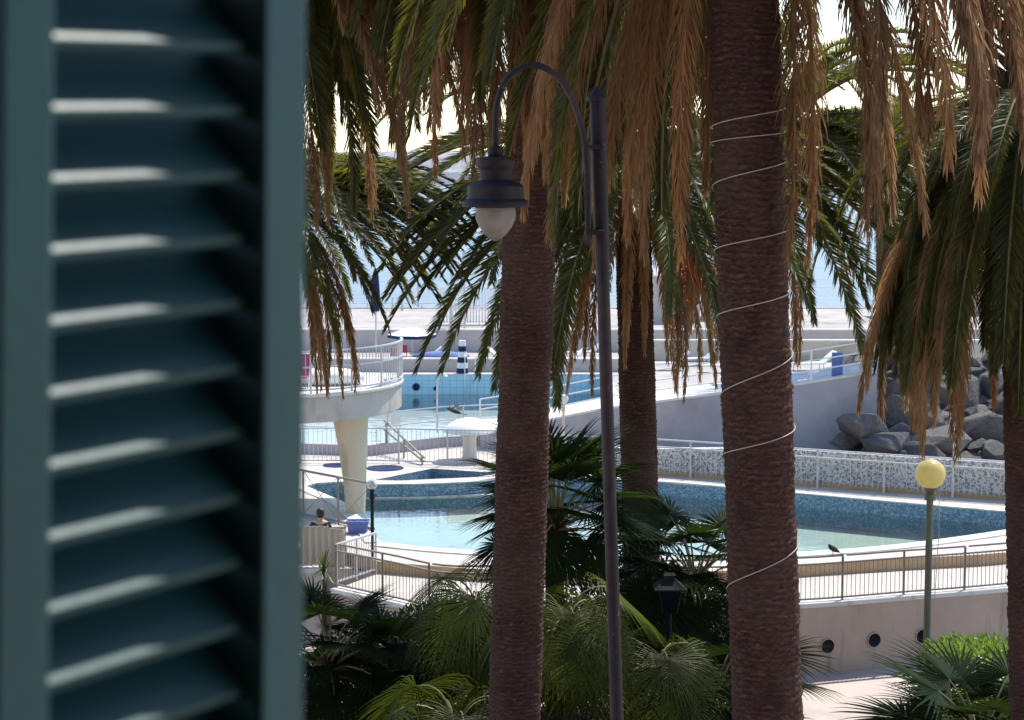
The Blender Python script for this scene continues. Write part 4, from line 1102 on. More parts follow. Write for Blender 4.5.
# ------------------------------------------------------------------ birds
def bird(name, label, c, rz, sc, flying):
    t = thing(name, label, 'bird', c)
    bm_v = [(-.16,0,.02),(-.08,0,.05),(0,0,.07),(.08,0,.085),(.13,0,.115),(.165,0,.12)]
    if not flying: bm_v = [(-.15,0,.05),(-.06,0,.10),(0,0,.13),(.06,0,.17),(.085,0,.215),(.12,0,.22)]
    if flying:
        V = bm_v + [(.02,.10,.12),(-.02,.24,.20),(-.08,.36,.17),(.02,-.10,.12),(-.02,-.24,.20),(-.08,-.36,.17)]
        E = [(0,1),(1,2),(2,3),(3,4),(4,5),(2,6),(6,7),(7,8),(2,9),(9,10),(10,11)]
        Rr = [.02,.05,.06,.04,.034,.008,(.05,.012),(.045,.01),(.015,.006),(.05,.012),(.045,.01),(.015,.006)]
    else:
        V = bm_v; E = [(0,1),(1,2),(2,3),(3,4),(4,5)]; Rr = [.02,.05,.062,.045,.034,.006]
    V = [Vector(v)*sc for v in V]; Rr = [(r*sc, r*sc) if not isinstance(r, tuple) else (r[0]*sc, r[1]*sc) for r in Rr]
    o = skin_body('bird_body', V, E, Rr, M['feather'], t, root=2); o.rotation_euler = (0, 0, rz)
    b = MB(); tl = [(-.14,-.03,.03),(-.14,.03,.03),(-.29,.06,.0),(-.29,-.06,.0)]
    if not flying: tl = [(-.12,-.025,.06),(-.12,.025,.06),(-.25,.03,-.01),(-.25,-.03,-.01)]
    b.add([Vector(v)*sc for v in tl], [(0,1,2,3)]); o2 = b.build('tail', M['feather']); o2.parent = t; o2.rotation_euler = (0, 0, rz); o2.modifiers.new('s', 'SOLIDIFY').thickness = 0.008
    if not flying:
        for sy in (-.025, .025):
            b = MB(); b.tube([Vector((0, sy, 0))*sc, Vector((0, sy, .09))*sc], .006*sc, 6); o3 = b.build('leg', M['red_paint']); o3.parent = t; o3.rotation_euler = (0, 0, rz)
    return t
p, T = near_front(835)
bird('pigeon', 'dark pigeon perched on the top rail above the curved wall', Vector((p.x-T.y*0.15, p.y+T.x*0.15+0.0, ZC+0.978)), R(200), 1.05, False)
bird('flying_bird', 'dark bird in flight just left of the white mushroom shelter', at(454, 414, 58.0), R(160), 1.35, True)

# ------------------------------------------------------------------ unseen facade of the house behind the viewpoint, added to cut sky light
M['facade'] = rough_mat('dark_red_render', (0.16, 0.055, 0.04), (0.20, 0.075, 0.05), 0.8, 0.9, 40, 0.2, 0.004, 0.2)
b = MB(); b.box((0, -2.2, 9.0), (26, 0.4, 18.0)); struct(b.build('house_wall', M['facade']))
b = MB(); b.box((1.5, -0.25, 13.0), (15.0, 3.7, 0.2)); struct(b.build('shade_slab_above', M['facade']))  # unseen slab overhead, added to keep sky light off the shutter
# ------------------------------------------------------------------ louvred shutter
def shutter():
    u = Vector((0.578, 0.816, 0)).normalized()
    n = Vector((u.y, -u.x, 0))            # towards the viewer
    O = Vector((-0.2645, 1.15, 0)) - n*0.013
    W = 0.174
    t = thing('louvred_shutter', 'dark teal louvred window shutter standing open at the left', 'shutter', (O.x, O.y, 10.9))
    Z = Vector((0, 0, 1))
    def slab(name, s0, s1, d0, d1, z0, z1):
        b = MB()
        q = [O+u*s+n*d for s, d in ((s0, d0), (s1, d0), (s1, d1), (s0, d1))]
        b.add([(p.x, p.y, z) for z in (z0, z1) for p in q], [(0,1,2,3), (7,6,5,4), (0,4,5,1), (1,5,6,2), (2,6,7,3), (3,7,4,0)])
        bm = bmesh.new(); me_o = b.build(name, M['paint_teal'], t)
        bm.from_mesh(me_o.data); bmesh.ops.recalc_face_normals(bm, faces=list(bm.faces)); bm.to_mesh(me_o.data); bm.free()
        bevel(me_o, 0.003, 3); return me_o
    zlo, zhi = 10.30, 11.48
    slab('stile', -0.040, 0.0, -0.040, 0.013, zlo-0.12, zhi+0.12)
    slab('stile', W+0.004, W+0.046, -0.040, 0.013, zlo-0.12, zhi+0.12)
    slab('rail', 0.0005, W-0.0005, -0.038, 0.012, zlo-0.12, zlo-0.012)
    slab('rail', 0.0005, W-0.0005, -0.038, 0.012, zhi+0.02, zhi+0.12)
    # slats: top surface falls towards the viewer
    pitch = 0.042; tl = R(SH_TILT); hw = SH_HW; th = 0.0048
    z = zlo
    prof = [(-hw, -th), (-hw+0.001, -th), (hw-0.003, -th), (hw, -th*0.3), (hw, th*0.3), (hw-0.003, th), (-hw+0.003, th), (-hw, th*0.3)]
    b = MB(); N = 8; roll = SH_ROLL
    vs = []
    for s_ in (0.0008, W+0.0032):
        for (a, c) in prof:
            d = a*math.cos(tl)+c*math.sin(tl); h = -a*math.sin(tl)+c*math.cos(tl)
            p = O+u*s_+n*(d-SH_REC); vs.append((p.x-O.x, p.y-O.y, h + (s_-W/2)*roll))
    fs = [(k_, (k_+1) % N, N+(k_+1) % N, N+k_) for k_ in range(N)] + [tuple(range(N-1, -1, -1)), tuple(range(N, 2*N))]
    b.add(vs, fs); me = b.mesh('slat', M['paint_teal'])
    bm = bmesh.new(); bm.from_mesh(me); bmesh.ops.recalc_face_normals(bm, faces=list(bm.faces)); bm.to_mesh(me); bm.free()
    zoff = 0.0
    while z < zhi:
        o = bpy.data.objects.new('slat', me); COL.objects.link(o); o.parent = t
        o.location = (0, 0, z-10.9); z += pitch
    t.rotation_euler = (R(-SH_LEAN), 0, 0)
    return t
SH_ROLL = 0.14
SH_TILT, SH_HW, SH_REC, SH_LEAN = 47, 0.031, 0.0225, 8
shutter()

# ------------------------------------------------------------------ palms
def frond_mesh(name, L, e0, e1, pw, pairs, leaf, lw, seed, dead=False, vang=22, droop=0.06, twist=0.0, mats=None, segs=3, sway=0.0):
    rnd = random.Random(seed)
    n = 26; pts = []; p = Vector((0, 0, 0)); yaw = 0.0
    for i in range(n+1):
        s_ = i/n; pts.append(p.copy())
        a = R(e0+(e1-e0)*s_**pw); yaw = sway*s_*s_
        p = p + Vector((math.cos(a)*math.cos(yaw), math.cos(a)*math.sin(yaw), math.sin(a)))*(L/n)
    b = MB()
    r0 = 0.036 if not dead else 0.030
    b.cur = 1
    b.tube(pts, [r0*(1-0.88*(i/n))+0.003 for i in range(n+1)], 5)
    b.cur = 0
    for i in range(pairs):
        s_ = 0.10+0.90*(i+rnd.random()*0.7)/pairs
        f = min(s_*n, n-1e-6); k_ = int(f); base = pts[k_].lerp(pts[k_+1], f-k_)
        T = (pts[min(k_+1, n)]-pts[max(k_-1, 0)]).normalized()
        S = T.cross(Vector((0, 0, 1)))
        if S.length < 0.05: S = Vector((0, 1, 0))
        S.normalize(); N = S.cross(T)
        prof = min(1.0, 0.35+s_*2.6)*(1.0 if s_ < 0.55 else 1.0-0.62*((s_-0.55)/0.45)**1.4)
        al = R(54-30*s_)
        for sd in (-1, 1):
            if rnd.random() < (0.08 if dead else 0.02): continue
            ln = leaf*prof*(0.85+0.3*rnd.random())
            a2 = al + R(rnd.uniform(-6, 6)); va = R(vang+rnd.uniform(-20, 20))
            if dead: a2 *= 0.72; va = R(rnd.uniform(-60, 60))
            d = T*math.cos(a2)+(S*sd*math.cos(va)+N*math.sin(va))*math.sin(a2)
            wdir = (T-d*T.dot(d))
            if wdir.length < 0.05: wdir = N.copy()
            wdir.normalize()
            rot = Matrix.Rotation(R(rnd.uniform(-45, 45)) + (rnd.uniform(-1.2, 1.2) if dead else 0), 3, d); wdir = rot @ wdir
            q = base.copy(); vs = []; dd = d.copy(); W_ = lw*(0.8+0.4*rnd.random())
            wid = [0.55, 1.0, 0.72, 0.45][:segs]
            for j in range(segs):
                vs += [q-wdir*W_*wid[j]*0.5, q+wdir*W_*wid[j]*0.5]
                q = q+dd*(ln/segs)
                dd = (dd+Vector((0, 0, -droop*(1+rnd.random()*0.6)))*(j+1)*0.6 + (Vector((rnd.uniform(-.25,.25), rnd.uniform(-.25,.25), 0)) if dead else Vector())).normalized()
            vs.append(q)
            fs = [(2*j, 2*j+1, 2*j+3, 2*j+2) for j in range(segs-1)] + [(2*segs-2, 2*segs-1, 2*segs)]
            b.add(vs, fs)
    return b.mesh(name, mats)
def frond_set(tag_, L, pairs, leaf, lw, mg, nseed=0):
    G = [mg, M['rachis']]; Dm = [M['dead'], M['dead_rachis']]
    S = {}
    pairs = int(pairs*1.3)
    S['up'] = [frond_mesh('frond', L*.9, 82, 18, 1.6, pairs, leaf, lw, nseed+i, mats=G, sway=(i-.5)*.3) for i in range(2)]
    S['arch'] = [frond_mesh('frond', L, 58-6*i, -34-6*i, 1.3, pairs, leaf, lw, nseed+10+i, mats=G, sway=(i-1)*.35) for i in range(3)]
    S['mid'] = [frond_mesh('frond', L, 30-7*i, -54-5*i, 1.1, pairs, leaf, lw, nseed+20+i, mats=G, sway=(i-1)*.3) for i in range(3)]
    S['low'] = [frond_mesh('frond', L*.95, 2-12*i, -72-4*i, 0.9, pairs, leaf, lw, nseed+30+i, mats=G, droop=.08, sway=(i-1)*.3) for i in range(3)]
    S['hang'] = [frond_mesh('frond', L*.90, -35-10*i, -88, 0.7, pairs, leaf, lw, nseed+40+i, mats=G, droop=.10) for i in range(2)]
    S['dead'] = [frond_mesh('dead_frond', L*.9, -18-14*i, -89, 0.5, int(pairs*.8), leaf*1.0, lw*.9, nseed+50+i, True, droop=.75, mats=Dm, sway=(i-1.5)*.2) for i in range(4)]
    S['deadw'] = [frond_mesh('dead_frond', L*.92, 8+8*i, -87, 0.62, int(pairs*.8), leaf*1.0, lw*.9, nseed+60+i, True, droop=.6, mats=Dm, sway=(i-.5)*.3) for i in range(2)]
    S['deadm'] = [frond_mesh('dead_frond', L*.95, 16-8*i, -80, 0.95, int(pairs*.8), leaf*1.05, lw, nseed+70+i, True, droop=.45, mats=Dm, sway=(i-1)*.3) for i in range(3)]
    if nseed:   # the farther palms carry their leaves in wider, flatter arcs
        S['mid'] = [frond_mesh('frond', L, 26-9*i, -44-6*i, 1.0, pairs, leaf, lw, nseed+20+i, mats=G, sway=(i-1)*.3) for i in range(3)]
        S['low'] = [frond_mesh('frond', L*.95, 4-12*i, -58-6*i, 0.9, pairs, leaf, lw, nseed+30+i, mats=G, sway=(i-1)*.3) for i in range(3)]
    return S
SETN = frond_set('near', 4.6, 235, 0.46, 0.017, M['frond'], 0)
SETF = frond_set('far', 4.4, 160, 0.38, 0.022, M['frond_far'], 500)
def trunk_mesh(path, radius, fine, seed, row=0.075, nscar=22):
    """grid mesh with staggered leaf scars as relief; path: function z->(x,y,r)"""
    pass
def trunk(parent, base, top, r0, r1, zfine, row=0.062, nscar=13, cols=132, rows_per=5, seed=1, flare=1.35):
    b = MB(); base = Vector(base); top = Vector(top)
    H = top.z-base.z; zs = []; z = 0.0
    lo, hi = zfine
    while z < H:
        zs.append(z); z += (row/rows_per if lo < z+base.z < hi else 0.12)
    zs.append(H)
    att = []
    for z in zs:
        k_ = z/H; c = base.lerp(top, k_)
        rr = r0+(r1-r0)*k_
        rr *= 1+(flare-1)*max(0, 1-z/0.9)**2
        rr *= 1+0.10*max(0, (k_-0.93)/0.07)
        rr *= 1+0.045*mnoise.noise(Vector((0, seed, (z+base.z)*1.1)))+0.012*mnoise.noise(Vector((3, seed, (z+base.z)*4)))
        fine = lo < z+base.z < hi
        for i in range(cols):
            a = 2*PI*i/cols
            wob = 0.5*mnoise.noise(Vector((math.cos(a)*1.8, math.sin(a)*1.8, z*1.5+seed)))+0.55*mnoise.noise(Vector((math.cos(a)*10, math.sin(a)*10, z*11+seed)))
            q = z/row + wob
            ri = math.floor(q); fz = q-ri
            ph = (a/(2*PI)*nscar + (0.5 if ri % 2 else 0)+0.25*mnoise.noise(Vector((ri*.7, seed, 0))))
            fx = ph-math.floor(ph)
            hgt = math.sin(PI*min(1, fz*1.25))**0.7 if fz < 0.8 else 0.0
            edge = min(1, 2.2*min(fx, 1-fx)+0.55)
            rs = mnoise.noise(Vector((math.floor(ph)*1.7, ri*2.3, seed)))
            h = hgt*edge*(0.72+0.75*rs)*(0.75+0.6*mnoise.noise(Vector((math.cos(a)*6, math.sin(a)*6, z*9+seed))))
            d = h*0.024+0.008*mnoise.noise(Vector((math.cos(a)*9, math.sin(a)*9, z*22+seed))) if fine else 0.01
            b.v.append((c.x+(rr+d)*math.cos(a), c.y+(rr+d)*math.sin(a), c.z))
            att.append(max(0, min(1, h*1.1)))
    for j in range(len(zs)-1):
        for i in range(cols): b.f.append((j*cols+i, j*cols+(i+1) % cols, (j+1)*cols+(i+1) % cols, (j+1)*cols+i)); b.mi.append(0)
    o = b.build('trunk', M['trunk'], parent, smooth=True)
    at_ = o.data.attributes.new('scar', 'FLOAT', 'POINT'); at_.data.foreach_set('value', att)
    return o
def crown_base(parent, top, r, seed):
    """cut leaf stubs under the crown, one mesh"""
    rnd = random.Random(seed); b = MB()
    for i in range(90):
        a = i*2.39996; z = -0.15+0.9*i/90
        rr = r*(1.12-0.5*max(0, z)/0.75)
        d = Vector((math.cos(a), math.sin(a), 0)); p = Vector(top)+d*rr*0.85+Vector((0, 0, z))
        q = p+d*(0.16+0.06*rnd.random())+Vector((0, 0, 0.16))
        S = Vector((-d.y, d.x, 0))
        vs = [p-S*.07, p+S*.07, p+S*.06+Vector((0,0,.07)), p-S*.06+Vector((0,0,.07)), q-S*.04, q+S*.04, q+S*.035+Vector((0,0,.04)), q-S*.035+Vector((0,0,.04))]
        b.add(vs, [(3,2,1,0),(4,5,6,7),(0,1,5,4),(1,2,6,5),(2,3,7,6),(3,0,4,7)])
    b.lathe([(r*.9, -.2), (r*1.05, .1), (r*.9, .5), (r*.4, .8), (0, .85)], top, 16)
    return b.build('leaf_stubs', M['wood'], parent)
def palm(label, base, top, r0, r1, SET, counts, seed, sc=1.0, zfine=(3, 14), extra=(), avoid=None, nscar=13, cols=132):
    t = thing('palm_tree', label, 'palm tree', base, 'tall feather palms in front of the pool')
    trunk(t, base, top, r0, r1, zfine, seed=seed, nscar=nscar, cols=cols)
    top = Vector(top)
    crown_base(t, top, r1, seed)
    rnd = random.Random(seed*17+3); g = rnd.random()*6
    off = {'up': 0.75, 'arch': 0.62, 'mid': 0.45, 'low': 0.28, 'hang': 0.15, 'dead': 0.02, 'deadw': 0.2, 'deadm': 0.2}
    for kind in ('up', 'arch', 'mid', 'low', 'hang', 'dead'):
        for i in range(counts.get(kind, 0)):
            g += 2.39996
            az = g+rnd.uniform(-.25, .25)
            if avoid and avoid(kind, az): continue
            place_frond(t, top, SET, kind, az, sc*rnd.uniform(.86, 1.08), rnd, off, r1)
    for kind, azd, s_ in extra:
        place_frond(t, top, SET, kind, R(azd), sc*s_, rnd, off, r1)
    return t
def place_frond(t, top, SET, kind, az, s_, rnd, off, r1):
    me = rnd.choice(SET[kind])
    p = top+Vector((math.cos(az)*r1*.85, math.sin(az)*r1*.85, off[kind]+rnd.uniform(-.1, .1)))
    o = inst('dead_frond' if kind in ('dead', 'deadw', 'deadm') else 'frond', me, t, p, az, s_, R(rnd.uniform(-7, 7)))
    return o
def from_px(px_top, py_top, D, px_bot, py_bot):
    """crown point and base on the ground of a straight, slightly leaning trunk"""
    a = at(px_top, py_top, D); c = at(px_bot, py_bot, D)
    k_ = (a.x-c.x)/(a.z-c.z)
    return a, c, k_
def palm_at(label, px1, py1, px2, py2, D, ztop, r0, r1, SET, counts, seed, **kw):
    a, c, k_ = from_px(px1, py1, D, px2, py2)
    top = Vector((a.x+k_*(ztop-a.z), D, ztop)); base = Vector((a.x-k_*a.z, D, 0))
    return palm(label, base, top, r0, r1, SET, counts, seed, **kw), base, top
full = {'up': 8, 'arch': 18, 'mid': 24, 'low': 32, 'hang': 20, 'dead': 32}
PA, baseA, topA = palm_at('palm with the thickest trunk, wound with a pale cord, right of the lamp post', 747, 100, 767, 700, 18.6, 14.15, 0.325, 0.315, SETN, full, 3, zfine=(5.5, 13.2), avoid=lambda k, a: k in ('dead', 'hang', 'low') and (-148 < ((math.degrees(a)+180) % 360)-180 < -42 or -42 <= ((math.degrees(a)+180) % 360)-180 < 72), extra=[('dead', -36, 1.0), ('dead', -2, .95)] + [('deadw', -68+2.2*a, 1.02+.05*(a*3 % 6)) for a in range(15)] + [('dead', a, 1.0) for a in (-44, -40, -20, 2)] + [('deadw', -30+7*a, 1.08+.06*(a % 4)) for a in range(5)] + [('low', -30, 1.0), ('low', -40, 1.05), ('low', -22, 1.1)])
PB, baseB, topB = palm_at('palm with thick dark trunk left of the lamp post, brown skirt behind the lantern', 530, 200, 515, 700, 26.0, 14.6, 0.34, 0.325, SETN, full, 5, zfine=(3.5, 12.6), extra=[('dead', a, (.93 if a > -115 else .68)+.02*(a % 9)) for a in range(-165, -10, 11)] + [('low', a, .82+.03*(a % 5)) for a in range(-150, -25, 9)] + [('deadw', a, .8) for a in (-165, -152, -140)] + [('deadw', a, 1.1) for a in (-118, -60, -40, -22)] + [('mid', a, 1.0+.05*(a % 5)) for a in range(-195, -85, 7)] + [('deadm', a, .70+.04*(a % 6)) for a in range(-205, -100, 7)] + [('low', a, .66+.04*(a % 5)) for a in range(-200, -90, 6)], avoid=lambda k, a: k in ('hang', 'low') and math.cos(a) < -.5)
PC, baseC, topC = palm_at('smaller palm with orange fruit stalks just right of the lamp pole', 634, 260, 641, 540, 36.0, 10.55, 0.34, 0.31, SETF, {'up': 2, 'arch': 8, 'mid': 34, 'low': 18, 'hang': 2, 'dead': 20}, 8, zfine=(3.0, 10), extra=[('arch', a, 1.1) for a in (182,)] + [('mid', a, 1.12+.03*(a % 4)) for a in range(172, 250, 10)] + [('low', a, 1.22+.02*(a % 5)) for a in range(172, 250, 7)] + [('low', a, 1.1) for a in range(280, 330, 10)] + [('dead', a, 1.0) for a in (190, 215, 300, 330)] + [('low', a, 1.1) for a in (170, 185, 200)])
PD, baseD, topD = palm_at('palm hidden behind the cord wound trunk, bright green fronds spreading right', 765, 300, 768, 500, 40.0, 10.7, 0.33, 0.30, SETF, {'up': 4, 'arch': 20, 'mid': 36, 'low': 14, 'hang': 0, 'dead': 12}, 12, zfine=(3, 10), extra=[('arch', a, 1.15) for a in (-45, -30, -16, -4, 10, 24)] + [('mid', a, 1.3+.03*(a % 4)) for a in range(-75, 24, 6)] + [('low', a, 1.3) for a in range(-70, 12, 9)])
PE, baseE, topE = palm_at('palm behind the shutter whose arching fronds reach over the sea at the left', 268, 300, 268, 500, 36.0, 9.95, 0.33, 0.30, SETF, {'up': 0, 'arch': 0, 'mid': 44, 'low': 16, 'hang': 0, 'dead': 18}, 15, sc=.90, zfine=(3, 10), extra=[('mid', a, .92) for a in (-60, -45, -32, -20, -10, 0, 12, 25, 40)] + [('mid', a, .95) for a in range(-85, 24, 6)] + [('dead', a, .86+.03*(a % 4)) for a in range(-75, 20, 9)] + [('low', a, .85) for a in range(-70, 20, 10)])
PF, baseF, topF = palm_at('palm cut by the right edge of the photo with broad drooping fronds', 1031, 300, 1038, 640, 23.0, 11.35, 0.34, 0.32, SETN, {'up': 8, 'arch': 20, 'mid': 24, 'low': 18, 'hang': 12, 'dead': 26}, 21, sc=.84, extra=[('hang', a, .86+.05*(a % 4)) for a in range(140, 262, 5)] + [('low', a, .55+.03*(a % 5)) for a in range(150, 260, 7)] + [('dead', a, 1.05+.02*(a % 5)) for a in range(150, 236, 9)], zfine=(4, 11.5), avoid=lambda k, a: (k in ('arch', 'up', 'mid', 'low') and math.cos(a) < .25) or k in ('dead', 'hang') and -125 < ((math.degrees(a)+180) % 360)-180 < -55)
PH, baseH, topH = palm_at('distant palm whose dark trunk shows behind the drooping fronds at the right', 885, 250, 885, 430, 66.0, 10.2, 0.30, 0.27, SETF, {'up': 8, 'arch': 24, 'mid': 22, 'low': 18, 'hang': 4, 'dead': 8}, 24, zfine=(3, 10), cols=60)
PG, baseG, topG = palm_at('tall palm behind the shutter whose leafy skirt fills the upper left corner', 262, 200, 258, 600, 28.0, 14.0, 0.33, 0.31, SETN, {'up': 4, 'arch': 12, 'mid': 30, 'low': 24, 'hang': 8, 'dead': 26}, 33, sc=.96, zfine=(30, 31), cols=40, extra=[('mid', a, .95+.04*(a % 5)) for a in range(-70, 40, 5)] + [('low', a, .72+.05*(a % 5)) for a in range(-80, 45, 5)] + [('hang', a, .62+.04*(a % 4)) for a in range(-80, 40, 9)] + [('deadm', a, .8+.05*(a % 6)) for a in range(-66, 36, 5)] + [('deadw', a, .85+.05*(a % 4)) for a in range(-60, 30, 8)])
# orange fruit stalks of the middle palm
for i in range(5):
    b = MB(); rnd = random.Random(i); a = R(-75+i*22+10)
    st = topC+Vector((math.cos(a)*.3, math.sin(a)*.3, .1)); tip = st+Vector((math.cos(a)*.9, math.sin(a)*.7, -1.0-.2*i))
    b.tube(catmull([st, st+Vector((math.cos(a)*.5, math.sin(a)*.5, .1)), tip], 4), .025, 6)
    for k_ in range(26):
        q = tip+Vector((rnd.uniform(-.1,.1), rnd.uniform(-.1,.1), rnd.uniform(0,.35)))
        e_ = q+Vector((rnd.uniform(-.16,.16), rnd.uniform(-.16,.16), -.55-.3*rnd.random()))
        b.tube([q, q.lerp(e_, .5)+Vector((rnd.uniform(-.04,.04), 0, 0)), e_], .011, 4)
    b.build('fruit_stalk', M['fruit'], PC, smooth=True)

# cord wound round trunk A
ys = [(783, 108, 720, 128), (784, 132, 720, 143), (785, 160, 718, 186), (790, 228, 722, 250), (791, 290, 726, 316), (796, 352, 727, 396), (798, 426, 729, 455), (799, 540, 733, 588)]
cp = []
def trunk_axis(z): return baseA.lerp(topA, z/topA.z)
Rz = 0.348
prev = None
for i, (xr, yr, xl, yl) in enumerate(ys):
    zr, zl = at(xr, yr, 18.6).z, at(xl, yl, 18.6).z
    nz = at(ys[i+1][0], ys[i+1][1], 18.6).z if i+1 < len(ys) else zl-0.5
    # front pass: from right (0 deg) through the front (-90) to left (-180); droops at first
    for k_ in range(17):
        f = k_/16; a = -PI*f; ff = f**1.25
        z = zr+(zl-zr)*ff; c = trunk_axis(z); cp.append((c.x+Rz*math.cos(a), c.y+Rz*math.sin(a), z))
    m_ = 16 if i+1 < len(ys) else 9
    for k_ in range(1, m_):
        f = k_/16; a = -PI-PI*f; z = zl+(nz-zl)*f; c = trunk_axis(z); cp.append((c.x+Rz*math.cos(a), c.y+Rz*math.sin(a), z))
b = MB(); b.tube(cp, 0.0048, 6); o = b.build('light_cord', M['cord'], smooth=True)
tag(o, 'pale cord wound in a loose spiral round the thickest palm trunk', 'cord')

# ------------------------------------------------------------------ fan palms
def fan_leaf(name, R_, nseg, spread, wt, pet, droop, seed, m, fold=0.25):
    """petiole along +X then a fan of narrow pleated segments; gravity is -Z"""
    rnd = random.Random(seed); b = MB(); b.cur = 1
    e = R(38); P = []; p = Vector((0, 0, 0))
    for i in range(9):
        P.append(p.copy()); a = R(52-8.5*i*(0.5+droop)); p = p+Vector((math.cos(a), 0, math.sin(a)))*(pet/8)
    b.tube(P, [.018-.001*i for i in range(9)], 5); b.cur = 0
    hub = P[-1]; a = R(52-8.5*9*(0.5+droop)); X = Vector((math.cos(a), 0, math.sin(a))); Y = Vector((0, 1, 0)); N = X.cross(Y)
    for i in range(nseg):
        th = R(-spread+2*spread*i/(nseg-1)+rnd.uniform(-1.5, 1.5))
        d = (X*math.cos(th)+Y*math.sin(th)+N*(-0.10)*abs(math.sin(th))).normalized()
        side = (Y*math.cos(th)-X*math.sin(th)).normalized()
        ln = R_*(0.72+0.28*math.cos(th*0.55))*(0.88+.24*rnd.random())
        q = hub.copy(); dd = d.copy(); vs = []
        wid = [0.004, wt*.62, wt, wt*.72, wt*.36]
        for j in range(5):
            nn = dd.cross(side); lift = nn*(wid[j]*fold)
            vs += [q-side*wid[j]*.5+lift, q, q+side*wid[j]*.5+lift]
            q = q+dd*(ln*(.2 if j else .22))
            if j >= 1: dd = (dd+Vector((rnd.uniform(-.06,.06), rnd.uniform(-.06,.06), -droop*(.25 if j == 1 else (.6 if j == 2 else 1.1))*(0.7+.6*rnd.random())))).normalized()
        vs.append(q); fs = []
        for j in range(4): fs += [(3*j, 3*j+1, 3*j+4, 3*j+3), (3*j+1, 3*j+2, 3*j+5, 3*j+4)]
        fs += [(12, 13, 15), (13, 14, 15)]
        b.add(vs, fs)
    return b.mesh(name, [m, M['rachis']])
FAN = [fan_leaf('fan_leaf', .80, 38, 128, .038, .85, .12, 3+i, M['fan']) for i in range(4)]
WEEP = [fan_leaf('fan_leaf', 1.45, 52, 128, .026, 1.0, 1.15, 30+i, M['fan_yellow']) for i in range(4)]
def fan_palm(label, c, h, n, meshes, sc, seed, r=.16, lo=-35, hi=70, group='fan palms below the tall palms', skirt=0):
    t = thing('fan_palm', label, 'fan palm', (c[0], c[1], 0), group)
    rnd = random.Random(seed); b = MB()
    zs = [i*h/14 for i in range(15)]
    b.tube([(c[0]+.03*math.sin(z*2+seed), c[1], z) for z in zs], [r*(1.15-.3*z/h)*(1+.06*rnd.uniform(-1, 1)) for z in zs], 12); b.build('trunk', M['trunk'], t)
    for i in range(n):
        az = i*2.39996+rnd.uniform(-.2, .2); f = (i+.5)/n
        el = R(lo+(hi-lo)*(1-f)**0.9)
        o = bpy.data.objects.new('fan_leaf', rnd.choice(meshes)); COL.objects.link(o); o.parent = t
        o.location = (math.cos(az)*.08, math.sin(az)*.08, h-.35*f); s_ = sc*rnd.uniform(.8, 1.15)
        o.rotation_euler = (rnd.uniform(-.25, .25), -(el-R(38)), az); o.scale = (s_, s_, s_)
    return t
def fp(label, px, py, D, n, meshes, sc, seed, **kw):
    c = at(px, py, D); return fan_palm(label, (c.x, D), c.z, n, meshes, sc, seed, **kw)
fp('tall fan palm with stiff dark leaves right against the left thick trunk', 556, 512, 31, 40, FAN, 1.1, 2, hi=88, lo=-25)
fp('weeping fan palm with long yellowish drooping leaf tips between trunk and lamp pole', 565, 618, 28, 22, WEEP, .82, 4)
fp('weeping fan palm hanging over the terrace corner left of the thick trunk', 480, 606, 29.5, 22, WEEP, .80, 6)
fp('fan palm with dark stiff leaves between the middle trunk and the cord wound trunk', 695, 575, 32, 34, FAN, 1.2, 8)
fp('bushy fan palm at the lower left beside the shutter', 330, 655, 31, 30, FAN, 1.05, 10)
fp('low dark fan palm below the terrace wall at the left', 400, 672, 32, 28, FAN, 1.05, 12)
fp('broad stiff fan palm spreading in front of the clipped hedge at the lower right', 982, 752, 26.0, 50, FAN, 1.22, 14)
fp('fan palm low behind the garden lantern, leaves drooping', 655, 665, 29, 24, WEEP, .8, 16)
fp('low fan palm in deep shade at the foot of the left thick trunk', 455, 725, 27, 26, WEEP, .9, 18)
fp('dark fan palm low beside the cord wound trunk', 715, 690, 30, 28, FAN, 1.15, 20)

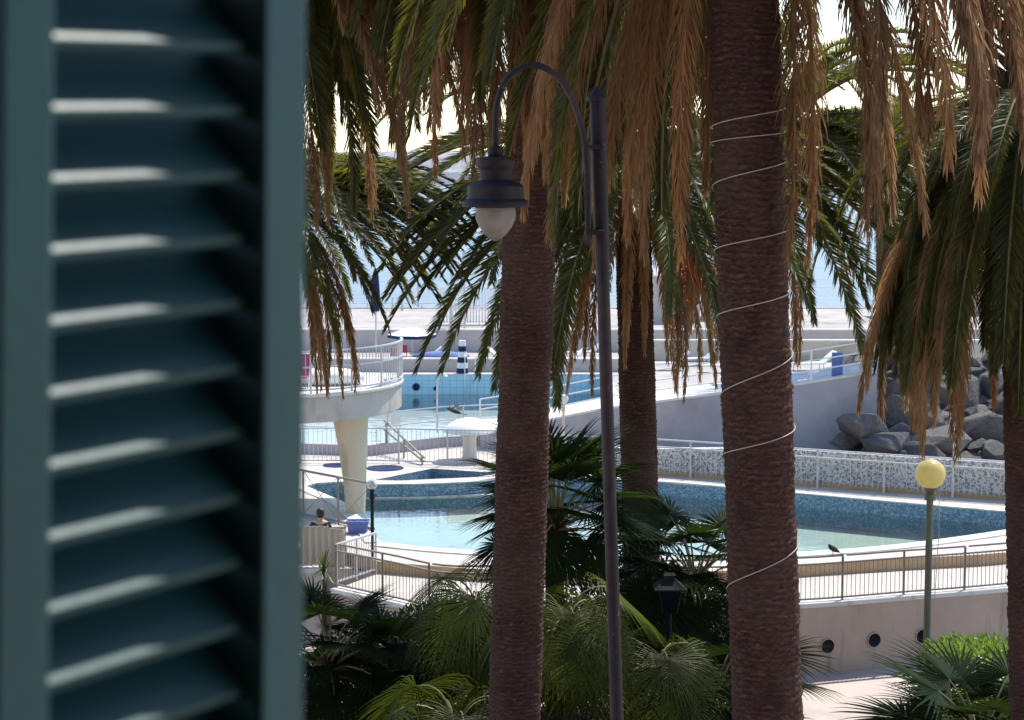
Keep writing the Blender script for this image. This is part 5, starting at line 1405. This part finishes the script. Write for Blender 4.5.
# ------------------------------------------------------------------ leafy shrubs and hedge
def leafy(name, label, cat, c, size, n, leaf, m, seed, flat_top=False, group=None):
    rnd = random.Random(seed); t = thing(name, label, cat, (c[0], c[1], 0), group)
    b = MB()
    for i in range(n):
        while True:
            x, y, z = rnd.uniform(-1, 1), rnd.uniform(-1, 1), rnd.uniform(-1, 1)
            d = (abs(x)**3+abs(y)**3+abs(z)**3)**(1/3) if flat_top else math.sqrt(x*x+y*y+z*z)
            if 0.55 < d < 1+.16*mnoise.noise(Vector((x*3, y*3, z*3+seed))): break
        p = Vector((c[0]+x*size[0]/2, c[1]+y*size[1]/2, c[2]+z*size[2]/2))
        d = Vector((x+rnd.gauss(0, .6), y+rnd.gauss(0, .6), z*.8+.5+rnd.gauss(0, .5))).normalized()
        S = d.orthogonal(); S.normalize(); S = Matrix.Rotation(rnd.uniform(0, 6.28), 3, d) @ S
        l_ = leaf*rnd.uniform(.7, 1.3); w_ = l_*.42; N = d.cross(S)
        b.add([p, p+d*l_*.45-S*w_*.5+N*l_*.08, p+d*l_*.45+S*w_*.5+N*l_*.08, p+d*l_-N*l_*.1], [(0, 2, 3), (0, 3, 1)])
    b.build('foliage', m, t)
    b = MB()
    for i in range(12):
        a = rnd.uniform(0, 6.28); k_ = rnd.uniform(.2, .75)
        b.tube([(c[0]+rnd.uniform(-.2, .2), c[1]+rnd.uniform(-.2, .2), 0), (c[0]+math.cos(a)*size[0]*.2*k_, c[1]+math.sin(a)*size[1]*.2*k_, c[2]*.6), (c[0]+math.cos(a)*size[0]*.45*k_, c[1]+math.sin(a)*size[1]*.45*k_, c[2]+size[2]*.3)], [.03, .022, .008], 5)
    b.build('stems', M['wood'], t)
    return t
hc = at(975, 657, 36.5)
leafy('clipped_hedge', 'sunlit bright green clipped hedge in front of the curved wall', 'hedge', (hc.x+.35, 36.5, hc.z-.45), (2.6, 2.2, 1.5), 6000, .115, M['hedge'], 4, True)
S_ = [('dark glossy leaved shrub at the bottom left beside the bushy fan palm', 365, 700, 33, (3.0, 2.4, 2.2), 31), ('dark glossy leaved shrub below the weeping fan palm leaves', 450, 665, 33.5, (3.0, 2.2, 2.2), 33),
      ('shady shrub filling the gap left of the lamp pole', 580, 690, 31.5, (2.8, 2.2, 3.0), 35), ('shady shrub filling the gap right of the lamp pole', 640, 640, 34, (3.2, 2.4, 3.2), 37), ('dark shrub low against the cord wound trunk', 705, 670, 33.5, (2.8, 2.2, 2.6), 39)]
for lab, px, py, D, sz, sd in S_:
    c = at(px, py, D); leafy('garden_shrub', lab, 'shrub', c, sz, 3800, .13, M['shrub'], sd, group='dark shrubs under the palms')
# yucca by the terrace corner
c = at(329, 584, 43.7)
t = thing('yucca', 'small spiky yellow green yucca at the terrace corner', 'yucca', (c.x-.12, 43.7, 0))
b = MB(); rnd = random.Random(3)
b2 = MB(); b2.tube([(c.x-.12, 43.7, 0), (c.x-.1, 43.7, c.z+.1)], [.07, .05], 8); b2.build('stem', M['wood'], t)
for i in range(70):
    a = rnd.uniform(0, 6.28); e = R(rnd.uniform(-15, 85)); d = Vector((math.cos(a)*math.cos(e), math.sin(a)*math.cos(e), math.sin(e)))
    p = Vector((c.x-.1, 43.7, c.z+.1+rnd.uniform(0, .35))); S = d.cross(Vector((0, 0, 1))).normalized()*.018; l_ = rnd.uniform(.35, .6)
    b.add([p-S, p+S, p+d*l_*.6+S*.8+Vector((0,0,-.02)), p+d*l_*.6-S*.8+Vector((0,0,-.02)), p+d*l_+Vector((0,0,-.08))], [(0,1,2,3), (3,2,4)])
b.build('leaves', M['yucca'], t)
